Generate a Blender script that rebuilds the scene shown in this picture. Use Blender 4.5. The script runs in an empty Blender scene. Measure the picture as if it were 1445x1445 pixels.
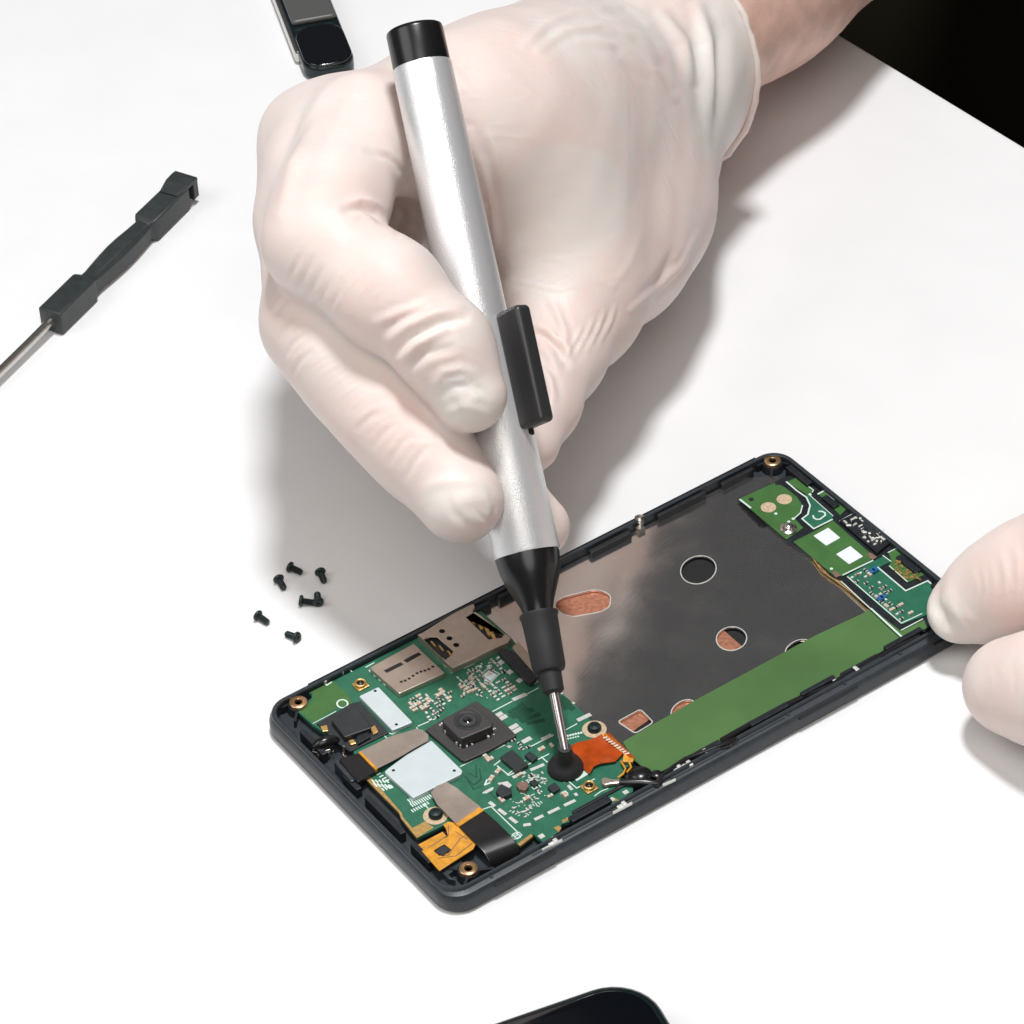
import bpy, bmesh, math, random
import numpy as np
from mathutils import Vector, Matrix

random.seed(7); rng = np.random.default_rng(7)
sc = bpy.context.scene
COL = sc.collection
U = 0.1                       # everything below is in millimetres; 1 Blender unit = 1 cm
sc.unit_settings.system = 'METRIC'; sc.unit_settings.scale_length = 0.01

# ------------------------------------------------------------------ camera (solved from the photograph)
F = 5200.0; W0 = 722.5
EL = 0.711464905; ROLL = -0.0554887931; AZ = 0.582303057
RIM = 5.0                     # height of the phone's rim above the table
DIST = 736.577
TGT = np.array([49.2018, 51.7473, RIM])
FW = np.array([0, math.cos(EL), -math.sin(EL)])
_r = np.array([1., 0, 0]); _u = np.cross(_r, FW)
RT = math.cos(ROLL) * _r + math.sin(ROLL) * _u
UP = -math.sin(ROLL) * _r + math.cos(ROLL) * _u
CAM = TGT - DIST * FW
def ray(u, v): return RT * (u - W0) / F + UP * (W0 - v) / F + FW
def P(u, v, z=0.0):           # point of the plane at height z that the photograph shows at pixel (u, v)
    d = ray(u, v); return CAM + d * ((z - CAM[2]) / d[2])
def D(u, v, dep): return CAM + ray(u, v) * dep
def depth_of(p): return float((np.asarray(p) - CAM) @ FW)
def pix(p):
    q = np.asarray(p) - CAM; w = q @ FW
    return W0 + F * (q @ RT) / w, W0 - F * (q @ UP) / w

# ------------------------------------------------------------------ materials
MATS = {}
def new_mat(name):
    m = bpy.data.materials.new(name); m.use_nodes = True; MATS[name] = m
    return m, m.node_tree, m.node_tree.nodes['Principled BSDF']
def mat(name, col, rough=0.5, metal=0.0, spec=0.5, bump=0.0, bscale=60.0, var=0.0, vscale=20.0, coat=0.0, rvar=0.0, **kw):
    m, nt, b = new_mat(name)
    b.inputs['Base Color'].default_value = (*col, 1); b.inputs['Roughness'].default_value = rough
    b.inputs['Metallic'].default_value = metal; b.inputs['Specular IOR Level'].default_value = spec
    b.inputs['Coat Weight'].default_value = coat; b.inputs['Coat Roughness'].default_value = 0.12
    for k, v in kw.items(): b.inputs[k.replace('_', ' ')].default_value = v
    L = nt.links.new
    tc = nt.nodes.new('ShaderNodeTexCoord')
    if var > 0:
        n = nt.nodes.new('ShaderNodeTexNoise'); n.inputs['Scale'].default_value = vscale; n.inputs['Detail'].default_value = 5
        L(tc.outputs['Object'], n.inputs['Vector'])
        mx = nt.nodes.new('ShaderNodeMix'); mx.data_type = 'RGBA'
        mx.inputs['A'].default_value = (*[c * (1 - var) for c in col], 1); mx.inputs['B'].default_value = (*[min(1, c * (1 + var)) for c in col], 1)
        mv = nt.nodes.new('ShaderNodeMapRange'); mv.inputs['From Min'].default_value = .33; mv.inputs['From Max'].default_value = .67
        L(n.outputs['Fac'], mv.inputs['Value']); L(mv.outputs['Result'], mx.inputs['Factor']); L(mx.outputs['Result'], b.inputs['Base Color'])
    if rvar > 0:
        n = nt.nodes.new('ShaderNodeTexNoise'); n.inputs['Scale'].default_value = vscale * .7; n.inputs['Detail'].default_value = 6
        L(tc.outputs['Object'], n.inputs['Vector'])
        mr = nt.nodes.new('ShaderNodeMapRange'); mr.inputs['From Min'].default_value = .3; mr.inputs['From Max'].default_value = .7
        mr.inputs['To Min'].default_value = max(0.02, rough - rvar); mr.inputs['To Max'].default_value = rough + rvar
        L(n.outputs['Fac'], mr.inputs['Value']); L(mr.outputs['Result'], b.inputs['Roughness'])
    if bump > 0:
        n = nt.nodes.new('ShaderNodeTexNoise'); n.inputs['Scale'].default_value = bscale; n.inputs['Detail'].default_value = 3
        L(tc.outputs['Object'], n.inputs['Vector'])
        bp = nt.nodes.new('ShaderNodeBump'); bp.inputs['Strength'].default_value = bump; bp.inputs['Distance'].default_value = 0.02
        L(n.outputs['Fac'], bp.inputs['Height']); L(bp.outputs['Normal'], b.inputs['Normal'])
    return m

M = {}
M['table'] = mat('white_laminate', (.80, .805, .81), .38, spec=.35, bump=.03, bscale=30, var=.012, vscale=.6)
M['shell'] = mat('slate_plastic', (.030, .038, .046), .36, bump=.12, bscale=160, var=.15, vscale=6)
M['inner'] = mat('inner_plastic', (.012, .015, .019), .38, bump=.1, bscale=90, var=.3, vscale=9)
M['satin'] = mat('satin_black', (.030, .030, .031), .36, bump=.04, bscale=80)
M['rubber'] = mat('matte_rubber', (.016, .016, .017), .62, bump=.15, bscale=120)
M['gloss'] = mat('gloss_black', (.010, .010, .011), .26, bump=.03, bscale=80)
M['pcb'] = mat('solder_mask', (.026, .138, .082), .32, var=.12, vscale=5, bump=.12, bscale=40, rvar=.06)
M['pcb2'] = mat('olive_solder_mask', (.055, .150, .042), .36, var=.1, vscale=3, bump=.08, bscale=40)
M['strip'] = mat('green_flex_film', (.074, .160, .050), .38, var=.13, vscale=.5, bump=.06, bscale=20)
M['darkpcb'] = mat('dark_copper_trace', (.010, .070, .040), .36)
M['silk'] = mat('silk_white', (.62, .74, .68), .55)
M['tin'] = mat('tin_pad', (.72, .72, .68), .42, metal=.55, bump=.3, bscale=60)
M['gold'] = mat('gold_pad', (.72, .46, .17), .34, metal=.75, bump=.2, bscale=50, var=.15, vscale=15)
M['shield'] = mat('shield_can_tin', (.60, .67, .69), .42, metal=.18, spec=.4, var=.03, vscale=3)
M['nickel'] = mat('nickel_silver', (.56, .47, .40), .30, metal=.7, bump=.06, bscale=60, var=.06, vscale=5)
M['foil'] = mat('grey_foil', (.40, .335, .29), .36, metal=.55, bump=.1, bscale=25, var=.08, vscale=4)
M['chip'] = mat('epoxy_black', (.022, .026, .029), .42, bump=.12, bscale=130, var=.2, vscale=10)
M['chipb'] = mat('ceramic_brown', (.20, .125, .095), .45, var=.2, vscale=20)
M['chipt'] = mat('ceramic_tan', (.55, .42, .28), .45, var=.2, vscale=20)
M['blue'] = mat('blue_inductor', (.02, .12, .30), .35)
M['lens'] = mat('camera_black', (.045, .043, .043), .42, bump=.06, bscale=150)
M['glass'] = mat('lens_glass', (.004, .004, .006), .06, coat=1.0)
M['orange'] = mat('orange_polyimide', (.42, .058, .004), .28, var=.2, vscale=5, coat=.3)
M['amber'] = mat('amber_polyimide', (.66, .30, .030), .30, var=.2, vscale=6, coat=.3)
M['copper'] = mat('copper_foil', (.62, .27, .17), .38, metal=.65, bump=.5, bscale=9, var=.2, vscale=12)
M['brass'] = mat('brass_insert', (.62, .38, .20), .28, metal=.85)
M['steel'] = mat('steel', (.60, .58, .54), .22, metal=.95, bump=.03, bscale=20)
M['screw'] = mat('black_oxide', (.022, .034, .034), .33, metal=.35)
M['hole'] = mat('hole_black', (.003, .003, .003), .6)
M['white'] = mat('white_pad', (.76, .80, .86), .5)
M['tube'] = mat('stainless_needle', (.50, .46, .47), .20, metal=.9)
M['toolblk'] = mat('moulded_black_plastic', (.030, .036, .038), .42, bump=.12, bscale=70, var=.15, vscale=5)
M['screen'] = mat('phone_glass', (.004, .005, .007), .08, coat=.6)
M['teal'] = mat('teal_black_metal', (.010, .019, .022), .24, metal=.3)
M['grey'] = mat('smoky_grey_plastic', (.085, .088, .082), .4)
M['cloth'] = mat('black_cloth', (.006, .006, .008), .9, bump=.4, bscale=40, spec=.1)
M['trouser'] = mat('brown_cloth', (.010, .008, .004), .9, bump=.4, bscale=40, spec=.1)
M['floor'] = mat('dark_floor', (.004, .004, .005), .8, spec=.1, var=.2, vscale=.2)

# battery bay sheet: brushed dark mirror
def plate_mat():
    m, nt, b = new_mat('polished_steel_sheet'); L = nt.links.new
    tc = nt.nodes.new('ShaderNodeTexCoord')
    b.inputs['Base Color'].default_value = (.92, .88, .85, 1); b.inputs['Metallic'].default_value = .975
    n = nt.nodes.new('ShaderNodeTexNoise'); n.inputs['Scale'].default_value = 1.1; n.inputs['Detail'].default_value = 7; n.inputs['Roughness'].default_value = .65
    L(tc.outputs['Object'], n.inputs['Vector'])
    mr = nt.nodes.new('ShaderNodeMapRange'); mr.inputs['From Min'].default_value = .35; mr.inputs['From Max'].default_value = .7
    mr.inputs['To Min'].default_value = .11; mr.inputs['To Max'].default_value = .18
    L(n.outputs['Fac'], mr.inputs['Value']); L(mr.outputs['Result'], b.inputs['Roughness'])
    mp = nt.nodes.new('ShaderNodeMapping'); mp.inputs['Scale'].default_value = (1, 9, 1); mp.inputs['Rotation'].default_value = (0, 0, .5)
    L(tc.outputs['Object'], mp.inputs['Vector'])
    n2 = nt.nodes.new('ShaderNodeTexNoise'); n2.inputs['Scale'].default_value = 6; n2.inputs['Detail'].default_value = 6
    L(mp.outputs['Vector'], n2.inputs['Vector'])
    bp = nt.nodes.new('ShaderNodeBump'); bp.inputs['Strength'].default_value = .03; bp.inputs['Distance'].default_value = .02
    L(n2.outputs['Fac'], bp.inputs['Height'])
    n3 = nt.nodes.new('ShaderNodeTexNoise'); n3.inputs['Scale'].default_value = .55; n3.inputs['Detail'].default_value = 1; L(tc.outputs['Object'], n3.inputs['Vector'])
    b3 = nt.nodes.new('ShaderNodeBump'); b3.inputs['Strength'].default_value = 1; b3.inputs['Distance'].default_value = .035
    L(n3.outputs['Fac'], b3.inputs['Height']); L(bp.outputs['Normal'], b3.inputs['Normal']); L(b3.outputs['Normal'], b.inputs['Normal'])
    return m
M['plate'] = plate_mat()

# bead-blasted aluminium of the pen barrel
def barrel_mat():
    m, nt, b = new_mat('bead_blasted_aluminium'); L = nt.links.new
    tc = nt.nodes.new('ShaderNodeTexCoord')
    b.inputs['Metallic'].default_value = .55; b.inputs['Roughness'].default_value = .27
    n = nt.nodes.new('ShaderNodeTexNoise'); n.inputs['Scale'].default_value = 55; n.inputs['Detail'].default_value = 2
    L(tc.outputs['Object'], n.inputs['Vector'])
    mx = nt.nodes.new('ShaderNodeMix'); mx.data_type = 'RGBA'
    mx.inputs['A'].default_value = (.72, .72, .73, 1); mx.inputs['B'].default_value = (.90, .90, .91, 1)
    L(n.outputs['Fac'], mx.inputs['Factor']); L(mx.outputs['Result'], b.inputs['Base Color'])
    bp = nt.nodes.new('ShaderNodeBump'); bp.inputs['Strength'].default_value = .48; bp.inputs['Distance'].default_value = .014
    L(n.outputs['Fac'], bp.inputs['Height']); L(bp.outputs['Normal'], b.inputs['Normal'])
    return m
M['barrel'] = barrel_mat()

# thin white latex stretched over skin
def glove_mat():
    m, nt, b = new_mat('white_latex'); L = nt.links.new
    tc = nt.nodes.new('ShaderNodeTexCoord')
    n = nt.nodes.new('ShaderNodeTexNoise'); n.inputs['Scale'].default_value = .42; n.inputs['Detail'].default_value = 4; n.inputs['Distortion'].default_value = .4
    L(tc.outputs['Object'], n.inputs['Vector'])
    cr = nt.nodes.new('ShaderNodeValToRGB')
    cr.color_ramp.elements[0].position = .36; cr.color_ramp.elements[0].color = (.790, .648, .605, 1)
    cr.color_ramp.elements[1].position = .66; cr.color_ramp.elements[1].color = (.790, .708, .668, 1)
    L(n.outputs['Fac'], cr.inputs['Fac'])
    at = nt.nodes.new('ShaderNodeAttribute'); at.attribute_name = 'loose'     # where the latex hangs clear of the skin
    mx = nt.nodes.new('ShaderNodeMix'); mx.data_type = 'RGBA'; mx.inputs['B'].default_value = (.790, .748, .708, 1)
    L(at.outputs['Fac'], mx.inputs['Factor']); L(cr.outputs['Color'], mx.inputs['A']); L(mx.outputs['Result'], b.inputs['Base Color'])
    b.inputs['Roughness'].default_value = .47; b.inputs['Specular IOR Level'].default_value = .35
    b.inputs['Subsurface Weight'].default_value = .45; b.inputs['Subsurface Radius'].default_value = (1.0, .38, .2); b.inputs['Subsurface Scale'].default_value = .25
    mp = nt.nodes.new('ShaderNodeMapping'); mp.inputs['Rotation'].default_value = (.5, .3, .6); mp.inputs['Scale'].default_value = (1, 2.6, 1.6); L(tc.outputs['Object'], mp.inputs['Vector'])
    f = nt.nodes.new('ShaderNodeTexNoise'); f.noise_type = 'RIDGED_MULTIFRACTAL'; f.inputs['Scale'].default_value = 1.5; f.inputs['Detail'].default_value = 5; f.inputs['Distortion'].default_value = .6
    L(mp.outputs['Vector'], f.inputs['Vector'])
    f2 = nt.nodes.new('ShaderNodeTexNoise'); f2.inputs['Scale'].default_value = 26; f2.inputs['Detail'].default_value = 4; L(tc.outputs['Object'], f2.inputs['Vector'])
    b1 = nt.nodes.new('ShaderNodeBump'); b1.inputs['Strength'].default_value = .36; b1.inputs['Distance'].default_value = .03; L(f.outputs['Fac'], b1.inputs['Height'])
    b2 = nt.nodes.new('ShaderNodeBump'); b2.inputs['Strength'].default_value = .16; b2.inputs['Distance'].default_value = .02
    L(f2.outputs['Fac'], b2.inputs['Height']); L(b1.outputs['Normal'], b2.inputs['Normal']); L(b2.outputs['Normal'], b.inputs['Normal'])
    return m
M['glove'] = glove_mat()
M['skin'] = mat('skin', (.78, .51, .42), .48, var=.13, vscale=1.6, bump=.35, bscale=18,
                Subsurface_Weight=.3, Subsurface_Radius=(1, .35, .2), Subsurface_Scale=.25)

# ------------------------------------------------------------------ object helpers
def empty(name, loc_mm, rz=0.0):
    o = bpy.data.objects.new(name, None); COL.objects.link(o)
    o.location = Vector(loc_mm) * U; o.rotation_euler = (0, 0, rz); o.empty_display_size = .3
    o['_m'] = 1
    ROOTM[o.name] = (Matrix.Translation(Vector(loc_mm)) @ Matrix.Rotation(rz, 4, 'Z')).inverted()
    return o
ROOTM = {}
def tag(o, label, cat, group=None):
    o['label'] = label; o['category'] = cat
    if group: o['group'] = group
def root_of(o):
    while o.parent: o = o.parent
    return o
def obj(name, bm, m, parent=None, smooth=False, bevel=0.0, seg=2, sharp=40):
    """bm holds world millimetres; links it as ONE mesh object under parent"""
    me = bpy.data.meshes.new(name)
    inv = ROOTM[root_of(parent).name] if parent is not None else Matrix.Identity(4)
    bm.transform(Matrix.Scale(U, 4) @ inv)
    bmesh.ops.recalc_face_normals(bm, faces=bm.faces)
    bm.to_mesh(me); bm.free()
    for x in (m if isinstance(m, (list, tuple)) else [m]): me.materials.append(x)
    o = bpy.data.objects.new(name, me); COL.objects.link(o)
    if parent is not None: o.parent = parent
    if smooth:
        for p in me.polygons: p.use_smooth = True
        try: me.set_sharp_from_angle(angle=math.radians(sharp))
        except Exception: pass
    if bevel > 0:
        md = o.modifiers.new('edge', 'BEVEL'); md.width = bevel * U; md.segments = seg; md.limit_method = 'ANGLE'; md.angle_limit = math.radians(35)
        md.harden_normals = False
    return o
SPLIT = set('inner_rib side_slot clip_tab rim_groove solder_tab sim_contact usb_pin solder_bead vent_hole spring_contact reader_slot gold_lead antenna_cable vibration_motor contact_edge opening_rim solder_row corner_rib grip_rib'.split())
_obj1 = obj
def obj(name, bm, m, parent=None, **kw):
    """as above, but separate pieces of these kinds become objects of their own"""
    if name not in SPLIT: return _obj1(name, bm, m, parent, **kw)
    seen = set(); groups = []
    for v in bm.verts:
        if v in seen: continue
        st = [v]; seen.add(v); g = []
        while st:
            x = st.pop(); g.append(x)
            for e in x.link_edges:
                y = e.other_vert(x)
                if y not in seen: seen.add(y); st.append(y)
        groups.append(g)
    o = None
    for g in groups:
        b = bmesh.new(); mp = {v: b.verts.new(v.co) for v in g}
        for f in {f for v in g for f in v.link_faces}: b.faces.new([mp[v] for v in f.verts]).material_index = f.material_index
        o = _obj1(name, b, m, parent, **kw)
    bm.free(); return o
def mesh_np(name, V, Fq, m, parent=None, smooth=True, attr=None):
    me = bpy.data.meshes.new(name)
    if parent is not None:
        A = np.array(ROOTM[root_of(parent).name]); V = V @ A[:3, :3].T + A[:3, 3]
    me.from_pydata((V * U).tolist(), [], Fq.tolist()); me.update()
    me.materials.append(m)
    if smooth: me.polygons.foreach_set('use_smooth', np.ones(len(me.polygons), bool))
    if attr is not None:
        for k, a in attr.items():
            t = me.attributes.new(k, 'FLOAT', 'POINT'); t.data.foreach_set('value', a.astype(np.float32))
    o = bpy.data.objects.new(name, me); COL.objects.link(o)
    if parent is not None: o.parent = parent
    return o

def prism(bm, pts, z0, z1, mi=0):
    """extrude a horizontal polygon of world points (x, y) from z0 to z1"""
    n = len(pts)
    b = [bm.verts.new((p[0], p[1], z0)) for p in pts]; t = [bm.verts.new((p[0], p[1], z1)) for p in pts]
    fs = [bm.faces.new(t), bm.faces.new(b[::-1])]
    for i in range(n): fs.append(bm.faces.new((b[i], b[(i + 1) % n], t[(i + 1) % n], t[i])))
    for f in fs: f.material_index = mi
CLAMP = [None]
def keep_in(p):
    p = np.asarray(p)[:2]
    if CLAMP[0] is None: return p
    a0, a1, b0, b1 = CLAMP[0]; a = min(max(p @ AX, a0), a1); b = min(max(p @ BX, b0), b1); return AX * a + BX * b
def pxpoly(pts, z): return [keep_in(P(u, v, z)) for u, v in pts]
def poly(name, pts, z0, z1, m, parent, bevel=0.0, r=0.0, smooth=False):
    q = pxpoly(pts, z1)
    if r > 0: q = round_poly(q, r)
    bm = bmesh.new(); prism(bm, q, z0, z1)
    return obj(name, bm, m, parent, bevel=bevel, smooth=smooth)
def round_poly(q, r, n=5):
    out = []; k = len(q)
    for i in range(k):
        p = np.array(q[i]); a = np.array(q[i - 1]) - p; b = np.array(q[(i + 1) % k]) - p
        la, lb = np.linalg.norm(a), np.linalg.norm(b); rr = min(r, la * .45, lb * .45)
        a = p + a / la * rr; b = p + b / lb * rr
        for t in np.linspace(0, 1, n): out.append((1 - t) ** 2 * a + 2 * t * (1 - t) * p + t * t * b)
    return out
# phone axes on the table
AX = np.array([math.cos(AZ), math.sin(AZ)]); BX = np.array([math.sin(AZ), -math.cos(AZ)])
def boxab(bm, c, la, lb, z0, z1, rot=0.0, mi=0):
    ca, sa = math.cos(rot), math.sin(rot)
    a = AX * ca + BX * sa; b = -AX * sa + BX * ca; c = np.asarray(c)[:2]
    prism(bm, [c - a * la / 2 - b * lb / 2, c + a * la / 2 - b * lb / 2, c + a * la / 2 + b * lb / 2, c - a * la / 2 + b * lb / 2], z0, z1 + jz() * .7, mi)
JN = [0]
def jz():
    JN[0] += 1; return .0035 * (JN[0] % 11)
def strip(bm, pts, w, z0, z1, closed=False):
    """flat line of width w along world points"""
    pts = [np.asarray(p)[:2] for p in pts]
    if closed: pts = pts + [pts[0]]
    for a, b in zip(pts[:-1], pts[1:]):
        d = b - a; l = np.linalg.norm(d)
        if l < 1e-6: continue
        d /= l; n = np.array([-d[1], d[0]]) * w / 2; a2, b2 = a - d * w * .4, b + d * w * .4
        prism(bm, [a2 - n, b2 - n, b2 + n, a2 + n], z0, z1 + jz())
def dashes(bm, pts, w, ln, gap, z0, z1):
    for a, b in zip(pts[:-1], pts[1:]):
        a = np.asarray(a)[:2]; b = np.asarray(b)[:2]; L_ = np.linalg.norm(b - a); d = (b - a) / L_; s = gap / 2
        n = np.array([-d[1], d[0]]) * w / 2
        while s + ln * .6 < L_:
            e = min(s + ln * random.uniform(.8, 1.15), L_); p, q = a + d * s, a + d * e
            prism(bm, [p - n, q - n, q + n, p + n], z0, z1 + jz()); s = e + gap
def lathe(bm, prof, c, ax=(0, 0, 1), n=32, mi=0, cap0=True, cap1=True):
    """profile [(r, h)] swept about the axis through c"""
    ax = Vector(ax).normalized(); t = ax.orthogonal().normalized(); s = ax.cross(t); c = Vector(c); rings = []
    for r, h in prof:
        rings.append([bm.verts.new(c + ax * h + (t * math.cos(2 * math.pi * i / n) + s * math.sin(2 * math.pi * i / n)) * r) for i in range(n)])
    for A, B in zip(rings[:-1], rings[1:]):
        for i in range(n):
            f = bm.faces.new((A[i], A[(i + 1) % n], B[(i + 1) % n], B[i])); f.material_index = mi
    if cap0: bm.faces.new(rings[0][::-1]).material_index = mi
    if cap1: bm.faces.new(rings[-1]).material_index = mi
def tube(bm, pts, r, n=8):
    pts = [Vector(p) for p in pts]; rings = []; up = Vector((0, 0, 1))
    for i, p in enumerate(pts):
        d = (pts[min(i + 1, len(pts) - 1)] - pts[max(i - 1, 0)]).normalized()
        s = d.cross(up); s = s.normalized() if s.length > 1e-4 else Vector((1, 0, 0)); t = s.cross(d)
        rr = r[i] if isinstance(r, (list, tuple)) else r
        rings.append([bm.verts.new(p + (s * math.cos(2 * math.pi * k / n) + t * math.sin(2 * math.pi * k / n)) * rr) for k in range(n)])
    for A, B in zip(rings[:-1], rings[1:]):
        for i in range(n): bm.faces.new((A[i], A[(i + 1) % n], B[(i + 1) % n], B[i]))
    bm.faces.new(rings[0][::-1]); bm.faces.new(rings[-1])
# reading points off enlarged views of the photograph
def K(ox, oy, s): return lambda *a: [(ox + x * s, oy + y * s) for x, y in a]
k1 = K(370, 840, 300 / 1445); k2 = K(600, 840, 300 / 1445); k3 = K(500, 1020, 300 / 1445); k4 = K(750, 980, 300 / 1445)
k5 = K(1030, 620, 300 / 1445); k7 = K(780, 640, 300 / 1445); k8 = K(980, 840, 350 / 1445)
def ctr(pts): return (sum(p[0] for p in pts) / len(pts), sum(p[1] for p in pts) / len(pts))

# ================================================================== table, floor
e1 = P(1190, 50, 0); e2 = P(1445, 205, 0); ed = (e2 - e1)[:2]; ed /= np.linalg.norm(ed); en = np.array([-ed[1], ed[0]])
if en[1] < 0: en = -en
bm = bmesh.new()
tp = [e1[:2] - ed * 620, e1[:2] + ed * 560, e1[:2] + ed * 560 - en * 760, e1[:2] - ed * 620 - en * 760]
prism(bm, tp, -22, 0)
table = obj('table_top', bm, M['table'], bevel=1.2, seg=3)
tag(table, 'white laminate workbench top that everything lies on, its far edge against the dark', 'table')
bm = bmesh.new(); c = e1[:2]
prism(bm, [c + np.array(k) for k in ((-2500, -2500), (2500, -2500), (2500, 2500), (-2500, 2500))], -745, -735)
fl = obj('floor', bm, M['floor']); fl['kind'] = 'structure'
bm = bmesh.new(); wc = c + en * 1500
prism(bm, [wc - ed * 2400, wc + ed * 2400, wc + ed * 2400 + en * 40, wc - ed * 2400 + en * 40], -735, 1700)
wl = obj('back_wall', bm, M['floor']); wl['kind'] = 'structure'

# ================================================================== phone being repaired
LP, WP = 124.553, 64.0
ph = empty('opened_phone', (0, 0, 0), AZ)
tag(ph, 'opened dark slate phone with its green circuit board and steel sheet exposed', 'phone')
def ab(a, b, z): q = AX * a + BX * b; return (q[0], q[1], z)
def ring(o, n_, r, z, k=8):
    """rounded rectangle of the phone's outline, inset o (n_ on the near long side)"""
    x0, x1, y0, y1 = o - 1.0, LP - o, o, WP - n_; out = []
    for cx, cy, a0 in ((x1 - r, y1 - r, 0), (x0 + r, y1 - r, 90), (x0 + r, y0 + r, 180), (x1 - r, y0 + r, 270)):
        for i in range(k + 1):
            t = math.radians(a0 + 90 * i / k); out.append(ab(cx + r * math.cos(t), cy + r * math.sin(t), z))
    return out
def loft(bm, rings, cap0=True, cap1=True):
    R = [[bm.verts.new(p) for p in r] for r in rings]; n = len(R[0])
    for A, B in zip(R[:-1], R[1:]):
        for i in range(n): bm.faces.new((A[i], A[(i + 1) % n], B[(i + 1) % n], B[i]))
    if cap0: bm.faces.new(R[0])
    if cap1: bm.faces.new(R[-1])
bm = bmesh.new()
prof = [(.9, 1.0, 0, 6.0), (.25, .3, .25, 6.5), (0, 0, .9, 6.6), (0, .15, 2.8, 6.6), (.1, .35, 3.4, 6.6), (.3, .75, 3.9, 6.4), (.45, 1.6, 4.2, 6.3), (.5, 1.7, 4.25, 6.2),
        (.55, 1.75, 4.7, 6.2), (.75, 1.9, 4.9, 6.0), (1.35, 2.3, 4.9, 5.4), (1.5, 2.45, 4.75, 5.3), (1.55, 2.5, 2.2, 5.2)]
prof = [(o, n_, z, r - 1.5) for o, n_, z, r in prof]
loft(bm, [ring(o, n_, r, z) for o, n_, z, r in prof])
frame = obj('frame', bm, M['shell'], ph, smooth=True, sharp=28)
# grooves and key slots on the near side wall
bm = bmesh.new()
for x0, x1, zz in ((79, 92.5, 3.15), (112, 122, 3.2), (9, 22, 3.15)):
    c0 = ab(x0, WP - .28, 0); c1 = ab(x1, WP - .28, 0)
    strip(bm, [c0, c1], .7, zz - .22, zz + .22)
obj('side_slot', bm, M['hole'], ph)
bm = bmesh.new()
for x in np.linspace(9, 118, 9):
    boxab(bm, ab(x, WP - 1.55, 0), .7, .5, 4.0, 4.42)
obj('clip_tab', bm, M['shell'], ph, bevel=.08)
bm = bmesh.new(); strip(bm, [ab(18, WP - 1.35, 0), ab(76, WP - 1.35, 0)], .22, 4.0, 4.12)
strip(bm, [ab(10, .62, 0), ab(118, .62, 0)], .16, 4.6, 5.02)
obj('rim_groove', bm, M['hole'], ph)
# inner wall structure: dark ribs and blocks along both long sides
bm = bmesh.new()
for x, l, b_, w, h in ((74, 9, WP - 3.4, 1.3, 4.9), (86, 8, WP - 3.7, 1.0, 5.1), (96, 9, WP - 3.2, 1.5, 4.7), (107, 9, WP - 3.8, 1.1, 5.1), (117, 7, WP - 3.3, 1.5, 4.9),
                       (33, 9, WP - 4.2, 1.6, 4.5), (36, 12, WP - 5.6, .7, 4.3), (58, 9, WP - 3.6, 1.0, 4.6),
                       (60, 14, 2.3, .9, 4.6), (80, 10, 2.6, 1.1, 4.5), (98, 12, 2.3, .8, 4.7), (112, 8, 2.4, .9, 4.6), (44, 14, 2.4, .9, 4.6)):
    boxab(bm, ab(x, b_, 0), l, w, 2.2, h)
for b_, l, h in ((10, 7, 4.7), (20, 4, 4.5), (30, 8, 4.8), (44, 6, 4.6), (54, 5, 4.7)):
    boxab(bm, ab(LP - 2.6, b_, 0), 1.5, l, 2.2, h)
for b_, l, h in ((14, 8, 4.6), (27, 5, 4.4), (38, 12, 4.6), (50, 6, 4.5)):
    boxab(bm, ab(2.4, b_, 0), 1.2, l, 2.2, h)
obj('inner_rib', bm, M['inner'], ph, bevel=.15)
CLAMP[0] = (1.75, LP - 1.5, 1.75, WP - 2.9)
# corner pockets: bosses with brass inserts
for pc, hz in ((k1((245, 722))[0], 4.6), (k3((775, 985))[0], 4.6), (k5((290, 140))[0], 4.6)):
    c = P(*pc, hz)
    bm = bmesh.new(); lathe(bm, [(2.3, 2.2 - hz), (2.0, -.9), (1.9, -.7)], c, n=24)
    for a in (0.5, 2.3, 4.0):
        d = AX * math.cos(a) + BX * math.sin(a)
        strip(bm, [c[:2] + d * 1.6, keep_in(c[:2] + d * 4.4)], .5, 2.2, 3.8)
    bo = obj('screw_boss', bm, M['inner'], ph, smooth=True)
    bm = bmesh.new(); lathe(bm, [(1.7, -.75), (1.72, -.12), (1.55, 0), (.85, 0), (.75, -.1), (.7, -.7)], c, n=28)
    obj('brass_insert', bm, M['brass'], bo, smooth=True)

# ---- battery bay sheet with its openings (a filled 2D curve with holes)
def sheet_with_holes(name, outer, holes, z, th, m, parent, bev=.06):
    cu = bpy.data.curves.new(name, 'CURVE'); cu.dimensions = '2D'; cu.fill_mode = 'BOTH'; cu.extrude = th / 2 - bev; cu.bevel_depth = bev; cu.bevel_resolution = 1
    for q in [outer] + holes:
        s = cu.splines.new('POLY'); s.points.add(len(q) - 1); s.use_cyclic_u = True
        for p, w in zip(s.points, q): p.co = (w[0], w[1], 0, 1)
    o = bpy.data.objects.new('tmp', cu); COL.objects.link(o)
    me = bpy.data.meshes.new_from_object(o.evaluated_get(bpy.context.evaluated_depsgraph_get()))
    bpy.data.objects.remove(o)
    bm = bmesh.new(); bm.from_mesh(me); bm.transform(Matrix.Translation((0, 0, z - th / 2))); bpy.data.meshes.remove(me)
    return obj(name, bm, m, parent)
def oval(pts4, z, n=28):
    """ellipse-like opening from centre, along, across pixel points"""
    c, a, b = [P(*p, z)[:2] for p in pts4]
    return [c + (a - c) * math.cos(t) + (b - c) * math.sin(t) for t in np.linspace(0, 2 * math.pi, n, endpoint=False)]
def stadium(q, r): return round_poly(q, r, 8)
ZP = 3.1
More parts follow.
